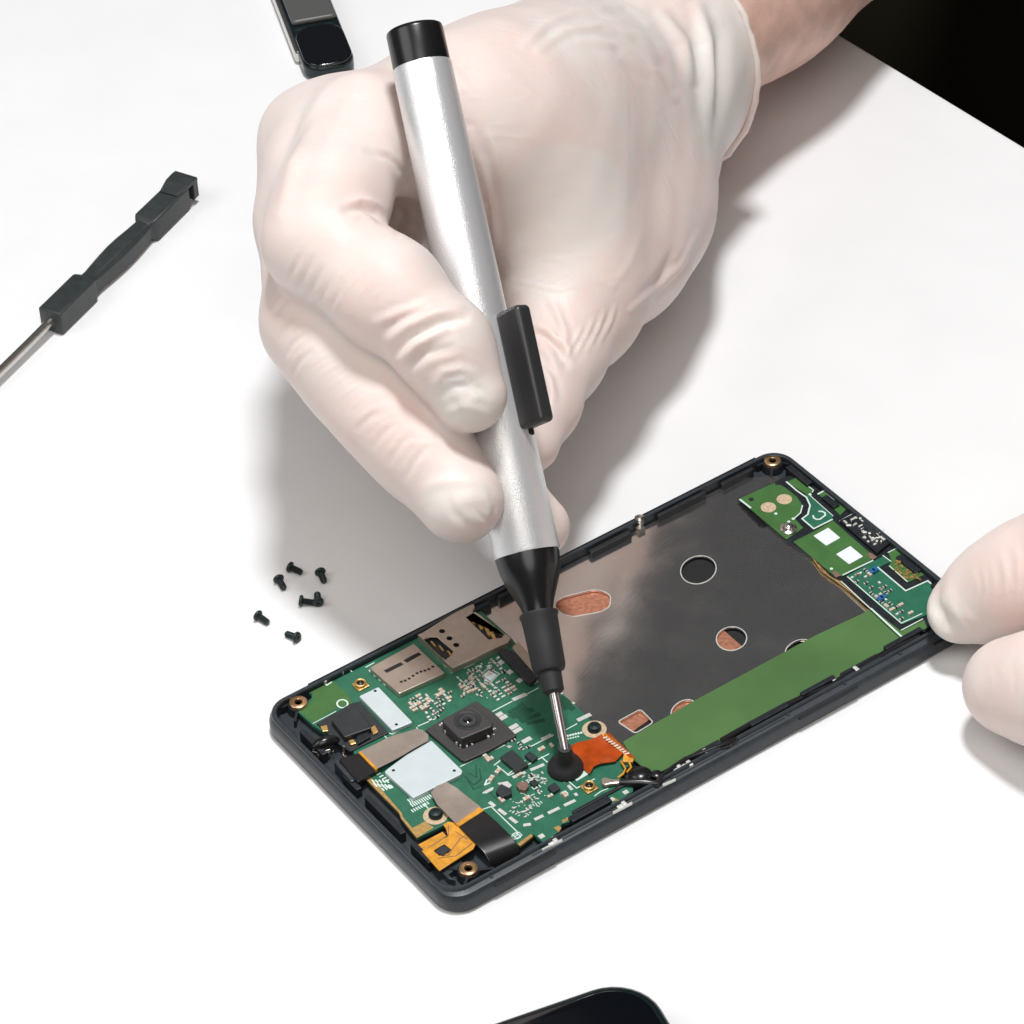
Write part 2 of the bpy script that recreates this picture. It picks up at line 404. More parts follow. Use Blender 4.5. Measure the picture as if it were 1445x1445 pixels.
outer = pxpoly(k2((350, 80)) + k7((20, 800), (1350, 130)) + k5((110, 260)) + k5((330, 250), (640, 700), (960, 1150)) + k8((1000, 95)) + k4((640, 420), (560, 330)) + k2((1180, 960), (880, 640), (560, 300)), ZP)
holes = [stadium(pxpoly(k7((8, 1045), (40, 985), (290, 920), (395, 955), (390, 1040), (330, 1075), (110, 1115)), ZP), 2.0),
         oval(k7((990, 790), (1100, 740), (1040, 872)), ZP),
         oval(k7((1215, 1258), (1318, 1248), (1222, 1338)), ZP),
         oval(k8((610, 318), (690, 290), (625, 372)), ZP),
         stadium(pxpoly(k4((585, 185), (740, 100), (830, 190), (705, 265)), ZP), .8),
         oval(k4((1035, 105), (1120, 70), (1050, 165)), ZP)]
plate = sheet_with_holes('battery_bay_sheet', outer, holes, ZP, .5, M['plate'], ph, bev=.12)
poly('opening_dark_fill', k7((-100, 900), (900, 500), (1300, 300)) + k8((900, 120), (300, 520)) + k4((760, 330), (500, 280)), 2.1, 2.26, M['hole'], ph)  # black sheet added below the openings to stand for the dark inside
poly('copper_foil', k7((-10, 1060), (-10, 900), (420, 880), (420, 1130), (60, 1180)), 2.22, 2.5, M['copper'], ph)
poly('copper_foil', k7((1090, 1150), (1150, 1190), (1330, 1350), (1100, 1360)), 2.22, 2.5, M['copper'], ph)
poly('copper_foil', k4((560, 200), (740, 80), (800, 170), (660, 270)), 2.22, 2.5, M['copper'], ph)
poly('copper_foil', k4((930, 60), (1140, 20), (1140, 170), (960, 170)), 2.22, 2.5, M['copper'], ph)
# bright rims of the openings
bm = bmesh.new()
for h in holes:
    strip(bm, h, .2, ZP - .02, ZP + .035, closed=True)
obj('opening_rim', bm, M['tin'], plate)

# ---- wide green flex along the near side
strip_px = k4((690, 440), (620, 320)) + k8((0, 612), (700, 235), (1000, 95)) + k5((945, 1150), (1195, 1358)) + k8((1180, 268), (1010, 385), (860, 470), (620, 585), (300, 750), (130, 870), (0, 925)) + k4((960, 480), (870, 530), (800, 525))
gs = poly('green_flex', strip_px, 3.25, 3.55, M['strip'], ph, bevel=.08)

# ================================================================== main circuit board
ZB = 3.9
board_px = (k1((285, 615), (520, 480), (700, 405), (1030, 235)) + k2((0, 175), (150, 90), (330, 62), (585, 288), (770, 520), (885, 628), (985, 712), (1110, 830), (1195, 925), (1240, 985), (1420, 1110))
            + k4((690, 470), (640, 500), (600, 560), (690, 630), (690, 660), (560, 742), (480, 738), (380, 775), (300, 850), (205, 880), (190, 930), (85, 1010), (20, 955))
            + k3((1215, 758), (1110, 835), (800, 820), (620, 690), (430, 782), (385, 735), (315, 645), (305, 610), (85, 385))
            + k1((700, 1240), (640, 1150), (620, 1060), (340, 880), (245, 795), (255, 765), (335, 700), (335, 665), (290, 640)))
pcb = poly('circuit_board', board_px, 3.1, ZB, [M['pcb']], ph, bevel=.06)
poly('bare_corner_area', k1((300, 625), (440, 545), (590, 680), (610, 735), (500, 770), (345, 868), (258, 795), (345, 705), (345, 670)), ZB, ZB + .03, M['pcb2'], pcb)
# gold plated board edge
for q in (k3((80, 385), (105, 360), (320, 610), (330, 640), (395, 715), (480, 670), (540, 712), (425, 782), (385, 735), (315, 645), (305, 612)),
          k4((205, 855), (310, 800), (325, 815), (215, 872)), k4((365, 770), (385, 745), (480, 718), (560, 700), (600, 720), (480, 735), (400, 762), (385, 790)),
          k3((1110, 820), (1200, 755), (1215, 770), (1125, 838)), k1((1015, 245), (1150, 170), (1185, 180), (1165, 205), (1060, 250), (1030, 262)),
          k4((150, 905), (185, 890), (205, 905), (185, 935))):
    poly('gold_edge', q, ZB - .5, ZB + .035, M['gold'], pcb)

def cans(name, pts, z1, m, dots=(), r=.35, bevel=.12, z0=ZB):
    o = poly(name, pts, z0, z1, m, pcb, bevel=bevel, r=r)
    if dots:
        bm = bmesh.new()
        for d in dots: lathe(bm, [(.32, -.005), (.32, .012)], P(*d, z1), n=12)
        h = obj('vent_hole', bm, M['hole'], pcb)
    return o
cans('shield_can', k1((658, 685), (790, 622), (1022, 862), (885, 918)), ZB + .9, M['shield'], k1((768, 650), (912, 878)))
cans('shield_can', k1((985, 1080), (1150, 985), (1362, 1192), (1355, 1215), (1025, 1378), (830, 1200), (850, 1180)), ZB + .9, M['shield'], k1((892, 1190), (1305, 1192)))
# memory card reader
o = cans('card_reader', k1((728, 492), (1030, 328), (1242, 528), (930, 668)), ZB + 1.2, M['nickel'], bevel=.1)
bm = bmesh.new(); z = ZB + 1.2
for q in (k1((825, 512), (940, 455), (962, 470), (848, 528)), k1((958, 442), (1060, 388), (1085, 402), (985, 458))): prism(bm, pxpoly(q, z), z - .01, z + .012)
for t in np.linspace(0, 1, 9):
    c = P(*k1((945 + 215 * t, 588 - 105 * t + 6 * math.sin(t * 9)))[0], z); lathe(bm, [(.32, -.01), (.32, .014)], c, n=10)
obj('reader_slot', bm, M['hole'], pcb)
bm = bmesh.new()
for t in np.linspace(.08, .92, 6):
    boxab(bm, P(*k1((935 + 305 * t, 672 - 138 * t))[0], ZB), .9, .5, ZB, ZB + .35)
for t in np.linspace(0, 1, 4): boxab(bm, P(*k1((735 + 100 * t, 520 + 90 * t))[0], ZB), .5, .7, ZB, ZB + .3)
obj('solder_tab', bm, M['tin'], pcb, bevel=.08)
# sim card tray: steel cover with its openings
zs = ZB + 1.5
outer = pxpoly(k1((1058, 268), (1090, 255)) + k2((150, 100), (290, 75), (325, 60), (335, 75), (320, 115), (580, 288), (560, 320), (185, 492), (120, 430)), zs)
hole1 = pxpoly(k1((1095, 300), (1140, 282), (1190, 282), (1300, 380), (1285, 410), (1245, 440), (1210, 415)), zs)
hole2 = pxpoly(k2((275, 150), (340, 112), (375, 135), (540, 268), (520, 290), (430, 302)), zs)
dots3 = [[P(*k2((x + 22 * math.cos(t), y + 17 * math.sin(t)))[0], zs)[:2] for t in np.linspace(0, 6.28, 12, endpoint=False)] for x, y in ((115, 242), (165, 291), (211, 336))]
sim = sheet_with_holes('sim_tray', outer, [hole1, hole2] + dots3, zs, .3, M['nickel'], pcb, bev=.05)
bm = bmesh.new(); prism(bm, [p * .985 + np.mean(outer, 0) * .015 for p in outer], ZB, ZB + .6)
obj('sim_tray_base', bm, M['chip'], pcb)
bm = bmesh.new(); strip(bm, outer, .12, ZB, zs - .25, closed=True)
obj('sim_tray_wall', bm, M['nickel'], pcb)
bm = bmesh.new()
for x, y in ((310, 160), (362, 195), (415, 240), (452, 275)):
    strip(bm, [P(*k2((x, y - 18))[0], zs - .5), P(*k2((x + 22, y + 28))[0], zs - .5)], .7, zs - .9, zs - .35)
for x, y in ((1150, 330), (1205, 360), (1262, 395)): strip(bm, [P(*k1((x, y - 15))[0], zs - .5), P(*k1((x + 25, y + 15))[0], zs - .5)], .35, zs - .9, zs - .4)
obj('sim_contact', bm, M['gold'], pcb, bevel=.1)
# camera module
q0 = k2((0, 912), (105, 850), (345, 716), (470, 800), (622, 950), (440, 1050), (270, 1128), (240, 1115))
cam_base = poly('camera_module', q0, ZB, ZB + .8, M['lens'], pcb, bevel=.15)
zc = ZB + 3.3
top = k2((112, 852), (130, 832), (322, 736), (462, 868), (455, 890), (250, 975), (225, 962))
poly('camera_barrel', top, ZB + .8, zc, M['lens'], pcb, bevel=.25, r=.5)
lc = P(*k2((287, 848))[0], zc)
bm = bmesh.new(); lathe(bm, [(2.6, -.05), (2.6, .1), (2.4, .14), (2.1, .02), (1.9, .02), (1.85, .12), (1.65, .12), (1.5, -.02), (1.1, -.02), (.9, .06), (.8, -.06), (.3, -.1)], lc, n=40)
obj('lens', bm, M['chip'], pcb, smooth=True)
bm = bmesh.new(); lathe(bm, [(.78, 0), (.6, .09), (.3, .13), (.05, .14)], lc, n=24); obj('lens_glass', bm, M['glass'], pcb, smooth=True)
bm = bmesh.new(); random.seed(3)
for t in np.linspace(0, 1, 22):                # ragged solder along the barrel's two near sides
    for e in ((k2((110, 880)), k2((240, 1000))), (k2((255, 1010)), k2((485, 915)))):
        a, b = e[0][0], e[1][0]; x = a[0] + (b[0] - a[0]) * t + random.uniform(-3, 3); y = a[1] + (b[1] - a[1]) * t + random.uniform(-3, 6)
        boxab(bm, P(x, y, ZB + 1), random.uniform(.2, .6), random.uniform(.2, .5), ZB + .6, ZB + random.uniform(.95, 1.6), random.uniform(-.5, .5))
obj('solder_bead', bm, M['tin'], pcb, bevel=.06)

# integrated circuits
for q, h, m in ((k2((508, 1100), (590, 1045), (702, 1150), (620, 1197)), .9, 'chip'), (k2((675, 1085), (712, 1058), (766, 1100), (728, 1128)), .8, 'chip'),
                (k2((830, 1300), (880, 1270), (918, 1310), (870, 1340)), .8, 'chip'), (k2((480, 1330), (515, 1280), (585, 1315), (590, 1345), (520, 1372)), 1.1, 'chip'),
                (k2((705, 1265), (745, 1248), (772, 1275), (735, 1295)), .6, 'chip'), (k2((618, 1290), (640, 1265), (690, 1268), (705, 1295), (680, 1325), (640, 1318)), .9, 'chipb')):
    poly('chip', q, ZB, ZB + h, M[m], pcb, bevel=.07)
poly('inductor_plate', k2((490, 1275), (560, 1262), (590, 1290), (570, 1310), (510, 1290)), ZB, ZB + .5, M['tin'], pcb, bevel=.06)
# headphone / earpiece module in the left corner
poly('earpiece_base', k1((370, 870), (600, 735), (665, 720), (862, 930), (640, 1040), (600, 1060), (520, 1010)), ZB - .2, ZB + .4, M['chip'], pcb, bevel=.1)
poly('earpiece_cover', k1((468, 842), (635, 750), (742, 900), (560, 965)), ZB + .4, ZB + 1.7, M['chip'], pcb, bevel=.15)
poly('earpiece_clip', k1((640, 955), (720, 920), (735, 960), (650, 1010)), ZB + .4, ZB + 1.0, M['inner'], pcb, bevel=.1)
for q in (k1((735, 900), (765, 880), (790, 925), (755, 945)), k1((585, 985), (620, 975), (640, 1005), (600, 1015)), k1((395, 890), (440, 880), (450, 920), (410, 925))):
    poly('gold_contact', q, ZB + .4, ZB + .8, M['gold'], pcb, bevel=.1)
bm = bmesh.new(); a = P(*k1((350, 1040))[0], 4.2); b = P(*k1((520, 985))[0], 4.2)
tube(bm, [a + (b - a) * t + np.array([0, 0, .6 * math.sin(t * 3.1)]) for t in np.linspace(0, 1, 8)], [.7, 1.0, 1.25, 1.2, 1.25, 1.0, .9, .5], 12)
obj('earpiece', bm, M['gloss'], ph, smooth=True)
bm = bmesh.new(); random.seed(11)
for i in range(16):
    x, y = random.uniform(340, 560), random.uniform(1000, 1110); boxab(bm, P(*k1((x, y))[0], 3.6), random.uniform(.3, 1.4), random.uniform(.2, .6), 2.6, random.uniform(3.5, 4.6), random.uniform(-1, 1))
obj('spring_contact', bm, [M['steel']], ph, bevel=.08)
# display connector beside the steel sheet
poly('display_connector', k2((497, 380), (520, 362), (592, 372), (758, 562), (715, 598), (690, 585)), ZB, ZB + 1.1, M['chip'], pcb, bevel=.12)
poly('connector_cover', k2((592, 350), (632, 315), (775, 470), (760, 552), (610, 380)), ZB, ZB + 1.0, M['nickel'], pcb, bevel=.08)
for x, y in ((515, 455), (575, 520), (640, 578), (745, 585)): poly('solder_pad', k2((x - 25, y), (x, y - 20), (x + 28, y), (x, y + 18)), ZB, ZB + .2, M['tin'], pcb, bevel=.08)

# coax sockets and board screws
def coax(px):
    c = P(*px, ZB + .6); bm = bmesh.new(); boxab(bm, c, 2.6, 2.6, ZB, ZB + .35); o = obj('coax_socket', bm, M['gold'], pcb, bevel=.2)
    bm = bmesh.new(); lathe(bm, [(1.15, -.3), (1.15, .3), (.95, .42), (.75, .3), (.7, -.1)], c, n=24); obj('coax_ring', bm, M['gold'], pcb, smooth=True)
    bm = bmesh.new(); lathe(bm, [(.72, -.2), (.68, .1), (.4, .32), (.05, .4)], c, n=16); obj('coax_core', bm, M['gloss'], pcb, smooth=True)
coax(k1((668, 600))[0]); coax(k2((1115, 1295))[0])
def board_screw(px):
    c = P(*px, ZB)
    bm = bmesh.new(); lathe(bm, [(2.3, 0), (2.3, .06), (1.2, .07)], (c[0], c[1], ZB + .01), n=28); obj('screw_pad', bm, M['chipt'], pcb)
    bm = bmesh.new(); cc = P(px[0], px[1] - 3, ZB + .5); lathe(bm, [(1.3, -.48), (1.35, .1), (1.1, .5), (.5, .62), (.45, .4), (.05, .38)], cc, n=20); obj('board_screw', bm, M['screw'], pcb, smooth=True)
board_screw(k2((1150, 912))[0]); board_screw(k3((552, 632))[0])
# orange flex and its gold stiffened end
zf = ZB + .7
of = k2((985, 1032), (1040, 1000), (1105, 985), (1150, 970), (1200, 945), (1345, 1075), (1290, 1130), (1190, 1145), (1145, 1165), (1118, 1212), (1060, 1160))
def draped(name, pts, z, th, m, parent, amp=.35, seed=0):
    """thin film cut to an outline, gently waved"""
    q = pxpoly(pts, z); bm = bmesh.new(); f = bm.faces.new([bm.verts.new((p[0], p[1], z)) for p in q])
    bmesh.ops.triangulate(bm, faces=[f]); bmesh.ops.subdivide_edges(bm, edges=bm.edges[:], cuts=5, use_grid_fill=True)
    for v in bm.verts: v.co.z += amp * math.sin(v.co.x * .55 + seed) * math.cos(v.co.y * .5 + seed * 2)
    r = bmesh.ops.extrude_face_region(bm, geom=bm.faces[:])
    for v in [x for x in r['geom'] if isinstance(x, bmesh.types.BMVert)]: v.co.z -= th
    return obj(name, bm, m, parent, smooth=True)
ofl = draped('orange_flex', of, zf, .18, M['orange'], ph, .28, 1)
fe = poly('flex_stiffener', k2((1200, 948), (1235, 935), (1422, 1098), (1412, 1130), (1340, 1128), (1350, 1078)), ZB + .2, zf + .1, M['amber'], ph, bevel=.1)
bm = bmesh.new()
for t in np.linspace(.05, .95, 9): boxab(bm, P(*k2((1215 + 165 * t, 965 + 120 * t))[0], zf), .9, .35, zf + .1, zf + .2, .2)
obj('solder_row', bm, M['tin'], fe, bevel=.05)
bm = bmesh.new()
for d in (18, 34, 48): strip(bm, [P(*p, zf + .1) for p in k2((1200 + d, 955 - d * .35), (1375 + d * .9, 1100 + d * .1))], .22, zf + .1, zf + .16)
obj('flex_trace', bm, M['orange'], fe)
bm = bmesh.new()
tube(bm, [P(*p, zf + .1) for p in k2((1330, 1128), (1362, 1180), (1345, 1215), (1310, 1240))], .2); tube(bm, [P(*p, zf) for p in k2((1385, 1128), (1400, 1170), (1370, 1205))], .22)
obj('gold_lead', bm, M['amber'], ph, smooth=True)
poly('white_label', k2((1050, 1168), (1110, 1215), (1030, 1262), (990, 1222)), ZB + .01, ZB + .15, M['silk'], pcb)
# coax plug and black cable near the flex
poly('cable_plug', k4((472, 570), (500, 558), (545, 572), (605, 572), (600, 600), (540, 605), (500, 615), (480, 605)), ZB + .2, ZB + 1.0, M['nickel'], ph, bevel=.25)
bm = bmesh.new(); tube(bm, [P(*p, ZB + .5) for p in k4((600, 600), (680, 600), (760, 600), (850, 610), (900, 555), (960, 500), (1050, 440), (1150, 405), (1230, 375), (1330, 340), (1400, 300))], [.6, .8, .9, .8, .6, .55, .55, .6, .7, .8, .5], 10)
tube(bm, [P(*p, ZB + .2) for p in k8((160, 850), (330, 750), (520, 655), (640, 590), (800, 530), (870, 480), (1010, 400), (1180, 300), (1310, 240))], [.7, .6, .8, .6, .8, .7, .7, .8, .6], 10)
obj('antenna_cable', bm, M['gloss'], ph, smooth=True)
bm = bmesh.new()
lathe(bm, [(2.3, -1), (2.2, .2), (1.6, .8), (.6, 1.0)], P(*k4((742, 548))[0], ZB + .2), n=18)
lathe(bm, [(1.0, -1), (1.0, .3), (.7, .5)], P(*k4((850, 545))[0], ZB + .2), n=14)
obj('vibration_motor', bm, M['gloss'], ph, smooth=True)
for pc in (k8((795, 500))[0], k8((930, 440))[0], k4((990, 505))[0], k4((1170, 400))[0], k4((610, 750))[0], k4((140, 1000))[0], k4((1060, 480))[0], k3((1345, 805))[0]):
    c = P(*pc, 4.4); bm = bmesh.new(); boxab(bm, c, 2.0, 1.2, 3.4, 4.5, random.uniform(-.2, .2)); boxab(bm, c[:2] + AX * .5, .9, 1.5, 3.6, 4.8)
    obj('spring_contact', bm, M['tin'], ph, bevel=.2)
bm = bmesh.new()
for a_, b_ in ((k4((555, 800)), k4((680, 735))), (k4((75, 1052)), k4((205, 988))), (k4((895, 612)), k4((975, 575)))): strip(bm, [P(*a_[0], 4.5), P(*b_[0], 4.5)], .25, 4.0, 4.55)
obj('contact_edge', bm, M['tin'], ph)

# brown foil flaps and ribbons at the lower end
draped('foil_flap', k1((655, 1065), (870, 960), (1045, 905), (1085, 912), (1128, 945), (1130, 985), (960, 1085), (780, 1182)), ZB + 1.35, .12, M['foil'], ph, .12, 2)
poly('orange_edge', k1((655, 1068), (668, 1060), (785, 1175), (772, 1188)), ZB + .9, ZB + 1.5, M['amber'], ph)
poly('black_ribbon', k1((535, 1100), (655, 1068), (775, 1188), (650, 1270), (600, 1222), (520, 1120)), ZB - .6, ZB + 1.1, M['gloss'], ph, bevel=.3)
poly('ribbon_clip', k1((485, 1130), (510, 1115), (632, 1238), (625, 1262), (600, 1265)), 2.2, ZB + .9, M['shell'], ph, bevel=.2)
draped('foil_flap', k3((520, 475), (555, 430), (625, 403), (700, 445), (860, 575), (690, 688), (600, 590), (560, 550)), ZB + 1.1, .12, M['foil'], ph, .15, 4)
poly('orange_edge', k3((690, 685), (850, 572), (880, 595), (715, 702)), ZB + .7, ZB + 1.2, M['amber'], ph)
# wide ribbon bending over the board edge
bm = bmesh.new(); rows = []
A0, B0 = k3((712, 705))[0], k3((882, 600))[0]
pathA = [(712, 705, ZB + 1.1), (760, 755, ZB + 1.2), (820, 815, ZB + 1.2), (880, 880, ZB + .9), (915, 935, ZB + .1), (930, 985, ZB - 1.2)]
pathB = [(882, 600, ZB + 1.1), (960, 665, ZB + 1.2), (1040, 745, ZB + 1.2), (1095, 805, ZB + .9), (1120, 855, ZB + .1), (1135, 905, ZB - 1.2)]
for a, b in zip(pathA, pathB):
    pa = P(*k3(a[:2])[0], a[2]); pb = P(*k3(b[:2])[0], b[2]); row = []
    for i in range(41):
        t = i / 40; p = pa + (pb - pa) * t; row.append(bm.verts.new((p[0], p[1], p[2] + (.06 if i % 2 else 0))))
    rows.append(row)
for r0, r1 in zip(rows[:-1], rows[1:]):
    for i in range(40): bm.faces.new((r0[i], r0[i + 1], r1[i + 1], r1[i]))
r = bmesh.ops.extrude_face_region(bm, geom=bm.faces[:])
for v in [x for x in r['geom'] if isinstance(x, bmesh.types.BMVert)]: v.co.z -= .4
obj('black_ribbon', bm, M['gloss'], ph, smooth=True, sharp=60)
# amber flex beside it
zg = ZB + .75
g_out = pxpoly(k3((460, 870), (540, 820), (640, 770), (625, 720), (605, 690), (640, 672), (690, 682), (722, 722), (826, 812), (808, 855), (700, 925), (580, 1002), (570, 995)), zg)
g_hole = pxpoly(k3((535, 868), (610, 820), (662, 860), (640, 885), (580, 905)), zg)
gf = sheet_with_holes('amber_flex', g_out, [g_hole], zg, .3, M['amber'], ph, bev=.05)
poly('amber_flex_back', k3((412, 838), (600, 738), (628, 770), (470, 868)), 3.0, ZB + .2, M['amber'], ph, bevel=.1)
poly('flex_chip', k3((545, 872), (605, 830), (655, 858), (600, 900)), 3.4, zg + .3, M['chip'], ph, bevel=.08)
bm = bmesh.new()
for pl in (((600, 905), (640, 900), (665, 860), (720, 790)), ((570, 920), (690, 905), (800, 820)), ((640, 700), (640, 760), (560, 815), (500, 850)), ((690, 740), (760, 790)), ((710, 790), (750, 770), (770, 790))):
    strip(bm, [P(*p, zg) for p in k3(*pl)], .14, zg, zg + .03)
obj('flex_trace', bm, M['chipb'], gf)
poly('corner_bracket', k3((590, 1010), (720, 930), (740, 950), (640, 1030), (690, 1070), (640, 1060)), 2.2, 3.6, M['shell'], ph, bevel=.15)

# ---- white printing, pads, traces
zk = ZB + .035
bm = bmesh.new()
def sl(pts, w=.22): strip(bm, [P(*p, ZB) for p in pts], w, ZB, zk)
sl(k2((460, 790), (590, 722))); sl(k2((640, 700), (770, 630)), .2); sl(k2((180, 525), (500, 375)), .25); sl(k2((720, 1028), (870, 950))); sl(k2((930, 930), (1030, 875)))
sl(k2((240, 1165), (400, 1085), (540, 1020))); sl(k2((470, 1155), (540, 1100))); sl(k2((490, 1160), (570, 1225), (640, 1190))); sl(k2((700, 1150), (840, 1080)))
sl(k2((790, 1100), (830, 1135))); sl(k2((920, 1220), (1030, 1312), (1150, 1250))); sl(k3((870, 590), (930, 570), (1110, 745))); sl(k3((1040, 355), (1160, 260)))
sl(k1((850, 935), (885, 945), (1000, 880))); sl(k1((745, 870), (870, 995)), .18); sl(k1((345, 872), (500, 790)), .16); sl(k1((1060, 890), (1200, 830)))
sl(k1((1050, 900), (1110, 1000)), .18); sl(k1((400, 570), (440, 545))); sl(k1((400, 580), (440, 612), (470, 592)), .3); sl(k1((705, 490), (760, 460))); sl(k1((500, 510), (560, 480), (610, 520)), .2)
sl(k2((420, 1255), (405, 1290), (440, 1275)), .3); sl(k2((395, 1345), (460, 1310)), .3); sl(k4((430, 690), (470, 660), (520, 640)), .2)
for i in range(36):
    t = 2 * math.pi * i / 36; c = k1((545 + 36 * math.cos(t), 738 + 27 * math.sin(t)))[0]; c2 = k1((545 + 36 * math.cos(t + .2), 738 + 27 * math.sin(t + .2)))[0]
    strip(bm, [P(*c, ZB + .03), P(*c2, ZB + .03)], .3, ZB + .02, zk + .03)
# small letter B beside the ribbon
def stroke_letter(bm, strokes, px, size, z, rot=0.0, w=.2):
    c = P(*px, z)[:2]; ca, sa = math.cos(rot), math.sin(rot); ex = AX * ca + BX * sa; ey = AX * sa - BX * ca
    for s in strokes: strip(bm, [c + ex * x * size + ey * y * size for x, y in s], w, z - .01, z + .035)
B_ = [[(-.3, -.5), (-.3, .5), (.15, .5), (.3, .35), (.3, .15), (.15, .02), (-.3, .02)], [(.15, .02), (.35, -.12), (.35, -.36), (.2, -.5), (-.3, -.5)]]
sl(k3((1065, 775), (1120, 745), (1140, 765), (1085, 795), (1065, 775)), .15)
stroke_letter(bm, B_, k3((1103, 768))[0], 1.5, ZB, 0, .2)
# pin marks: groups of short ticks
def ticks(x0, y0, x1, y1, n, kk, l=1.0, w=.22, along=False):
    for t in np.linspace(0, 1, n):
        c = P(*kk((x0 + (x1 - x0) * t, y0 + (y1 - y0) * t))[0], ZB)
        if along: boxab(bm, c, l, w, ZB, zk)
        else: boxab(bm, c, w, l, ZB, zk)
ticks(1180, 400, 1215, 395, 3, k3); ticks(1215, 445, 1260, 430, 3, k3, .8); ticks(1200, 565, 1270, 540, 5, k3, .7, .16); ticks(1060, 600, 1120, 630, 4, k3, .5, .16, True)
ticks(480, 560, 520, 600, 5, k3, .9); ticks(390, 560, 520, 500, 10, k3, 1.1, .25); ticks(395, 600, 500, 545, 8, k3, .8, .25); ticks(1000, 1400, 1120, 1340, 9, k1, 1.2, .25)
ticks(755, 1265, 850, 1265, 5, k1, 1.0, .3); ticks(770, 1290, 870, 1300, 5, k1, 1.2, .35); ticks(790, 1215, 850, 1260, 4, k1, .9, .3, True); ticks(820, 1320, 880, 1300, 4, k1, .9, .3)
ticks(800, 820, 800, 800, 2, k1); ticks(940, 650, 1130, 560, 9, k1, .7, .25); ticks(935, 1360, 960, 1340, 3, k2, 1.0, .3); ticks(950, 960, 1060, 935, 7, k2, .5, .4); ticks(955, 980, 1040, 960, 6, k2, .4, .3)
ticks(1330, 560, 1390, 620, 4, k1, .7, .3)
obj('board_printing', bm, M['silk'], pcb)

bm = bmesh.new()
def pd(pts, w=.8, l=2.2, g=1.2): dashes(bm, [P(*p, ZB) for p in pts], w, l, g, ZB, ZB + .06)
pd(k2((590, 715), (690, 672)), .9, 3.0, .3); pd(k2((1030, 855), (1125, 810)), .9, 3.2, .3); pd(k2((790, 985), (860, 950)), .9, 2.6, .3)
pd(k3((905, 530), (1130, 700), (1200, 690)), .7, 1.8, 1.0); pd(k3((880, 480), (945, 445)), .7, 2.0, .4)
pd(k3((1060, 380), (1300, 280)), .7, 2.6, 1.0); pd(k4((5, 860), (320, 710)), .7, 2.2, 1.0); pd(k2((255, 495), (330, 460)), .7, 2.6, .3)
pd(k2((885, 630), (1040, 760)), .5, .7, 3.0); pd(k1((1080, 310), (1260, 490)), .6, 1.0, 1.5); pd(k4((200, 560), (310, 690)), .6, 1.3, 1.0)
for x, y in ((495, 815), (525, 835), (600, 895), (625, 920), (690, 985)): boxab(bm, P(*k2((x, y))[0], ZB), 2.0, 1.0, ZB, ZB + .07)
for x, y in ((545, 715), (640, 665), (70, 965)): boxab(bm, P(*k4((x, y))[0], ZB), 1.0, .9, ZB, ZB + .07)
for x, y in ((1375, 465), (1420, 480), (1270, 770)): boxab(bm, P(*k3((x, y))[0], ZB), 1.0, .8, ZB, ZB + .07)
obj('tin_pad', bm, M['tin'], pcb)
bm = bmesh.new(); random.seed(21)
for pl in (((575, 795), (660, 740)), ((600, 820), (680, 770)), ((640, 830), (720, 780)), ((660, 855), (770, 810)), ((700, 870), (800, 850)), ((625, 770), (690, 820)), ((900, 690), (960, 760)), ((930, 700), (985, 740)), ((950, 740), (1000, 770))):
    strip(bm, [P(*p, ZB) for p in k2(*pl)], random.uniform(.7, 1.6), ZB, ZB + .012)
for pl in (((270, 1230), (330, 1290), (380, 1250), (370, 1180)), ((290, 1260), (330, 1320), (400, 1290)), ((300, 1210), (350, 1240), (345, 1150)), ((430, 1330), (500, 1400))):
    strip(bm, [P(*p, ZB) for p in k2(*pl)], .25, ZB, ZB + .014)
for pl in (((220, 700), (300, 640)), ((700, 440), (850, 350)), ((480, 560), (640, 480)), ((1140, 1230), (1300, 1330))):
    strip(bm, [P(*p, ZB) for p in k1(*pl)], .25, ZB, ZB + .014)
obj('copper_trace', bm, M['darkpcb'], pcb)

# ---- tiny components: ceramic blocks with tinned ends
def smd_mesh(l, w, h, body):
    bm = bmesh.new()
    def bx(x0, x1, hh, mi):
        q = [(x0, -w / 2), (x1, -w / 2), (x1, w / 2), (x0, w / 2)]; prism(bm, q, 0, hh, mi)
    bx(-l / 2, -l / 4, h + .02, 1); bx(-l / 4, l / 4, h, 0); bx(l / 4, l / 2, h + .02, 1)
    bmesh.ops.transform(bm, matrix=Matrix.Scale(U, 4), verts=bm.verts)
    me = bpy.data.meshes.new('capacitor'); bm.to_mesh(me); bm.free(); me.materials.append(M[body]); me.materials.append(M['tin']); return me
SMD = [smd_mesh(1.1, .6, .5, 'chipt'), smd_mesh(.8, .45, .4, 'chipb'), smd_mesh(.9, .5, .35, 'chip'), smd_mesh(1.4, .8, .7, 'chipt'), smd_mesh(.7, .4, .35, 'silk')]
def put_smd(px, kind, rot, parent=None, z=None, name='capacitor'):
    parent = parent or pcb; z = ZB if z is None else z
    c = P(*px, z + .3); inv = ROOTM[ph.name]; q = inv @ Vector((c[0], c[1], z))
    o = bpy.data.objects.new(name, SMD[kind]); COL.objects.link(o); o.parent = parent
    o.location = q * U; o.rotation_euler = (0, 0, rot); return o
random.seed(5)
for x, y, k_, r_ in ((1205, 680, 3, 0), (1130, 720, 3, 1.57), (1100, 770, 3, 0), (430, 580, 3, .6), (555, 515, 3, .2), (1270, 700, 0, 0), (1010, 740, 0, 1.57)): put_smd(k1((x, y))[0], k_, r_)
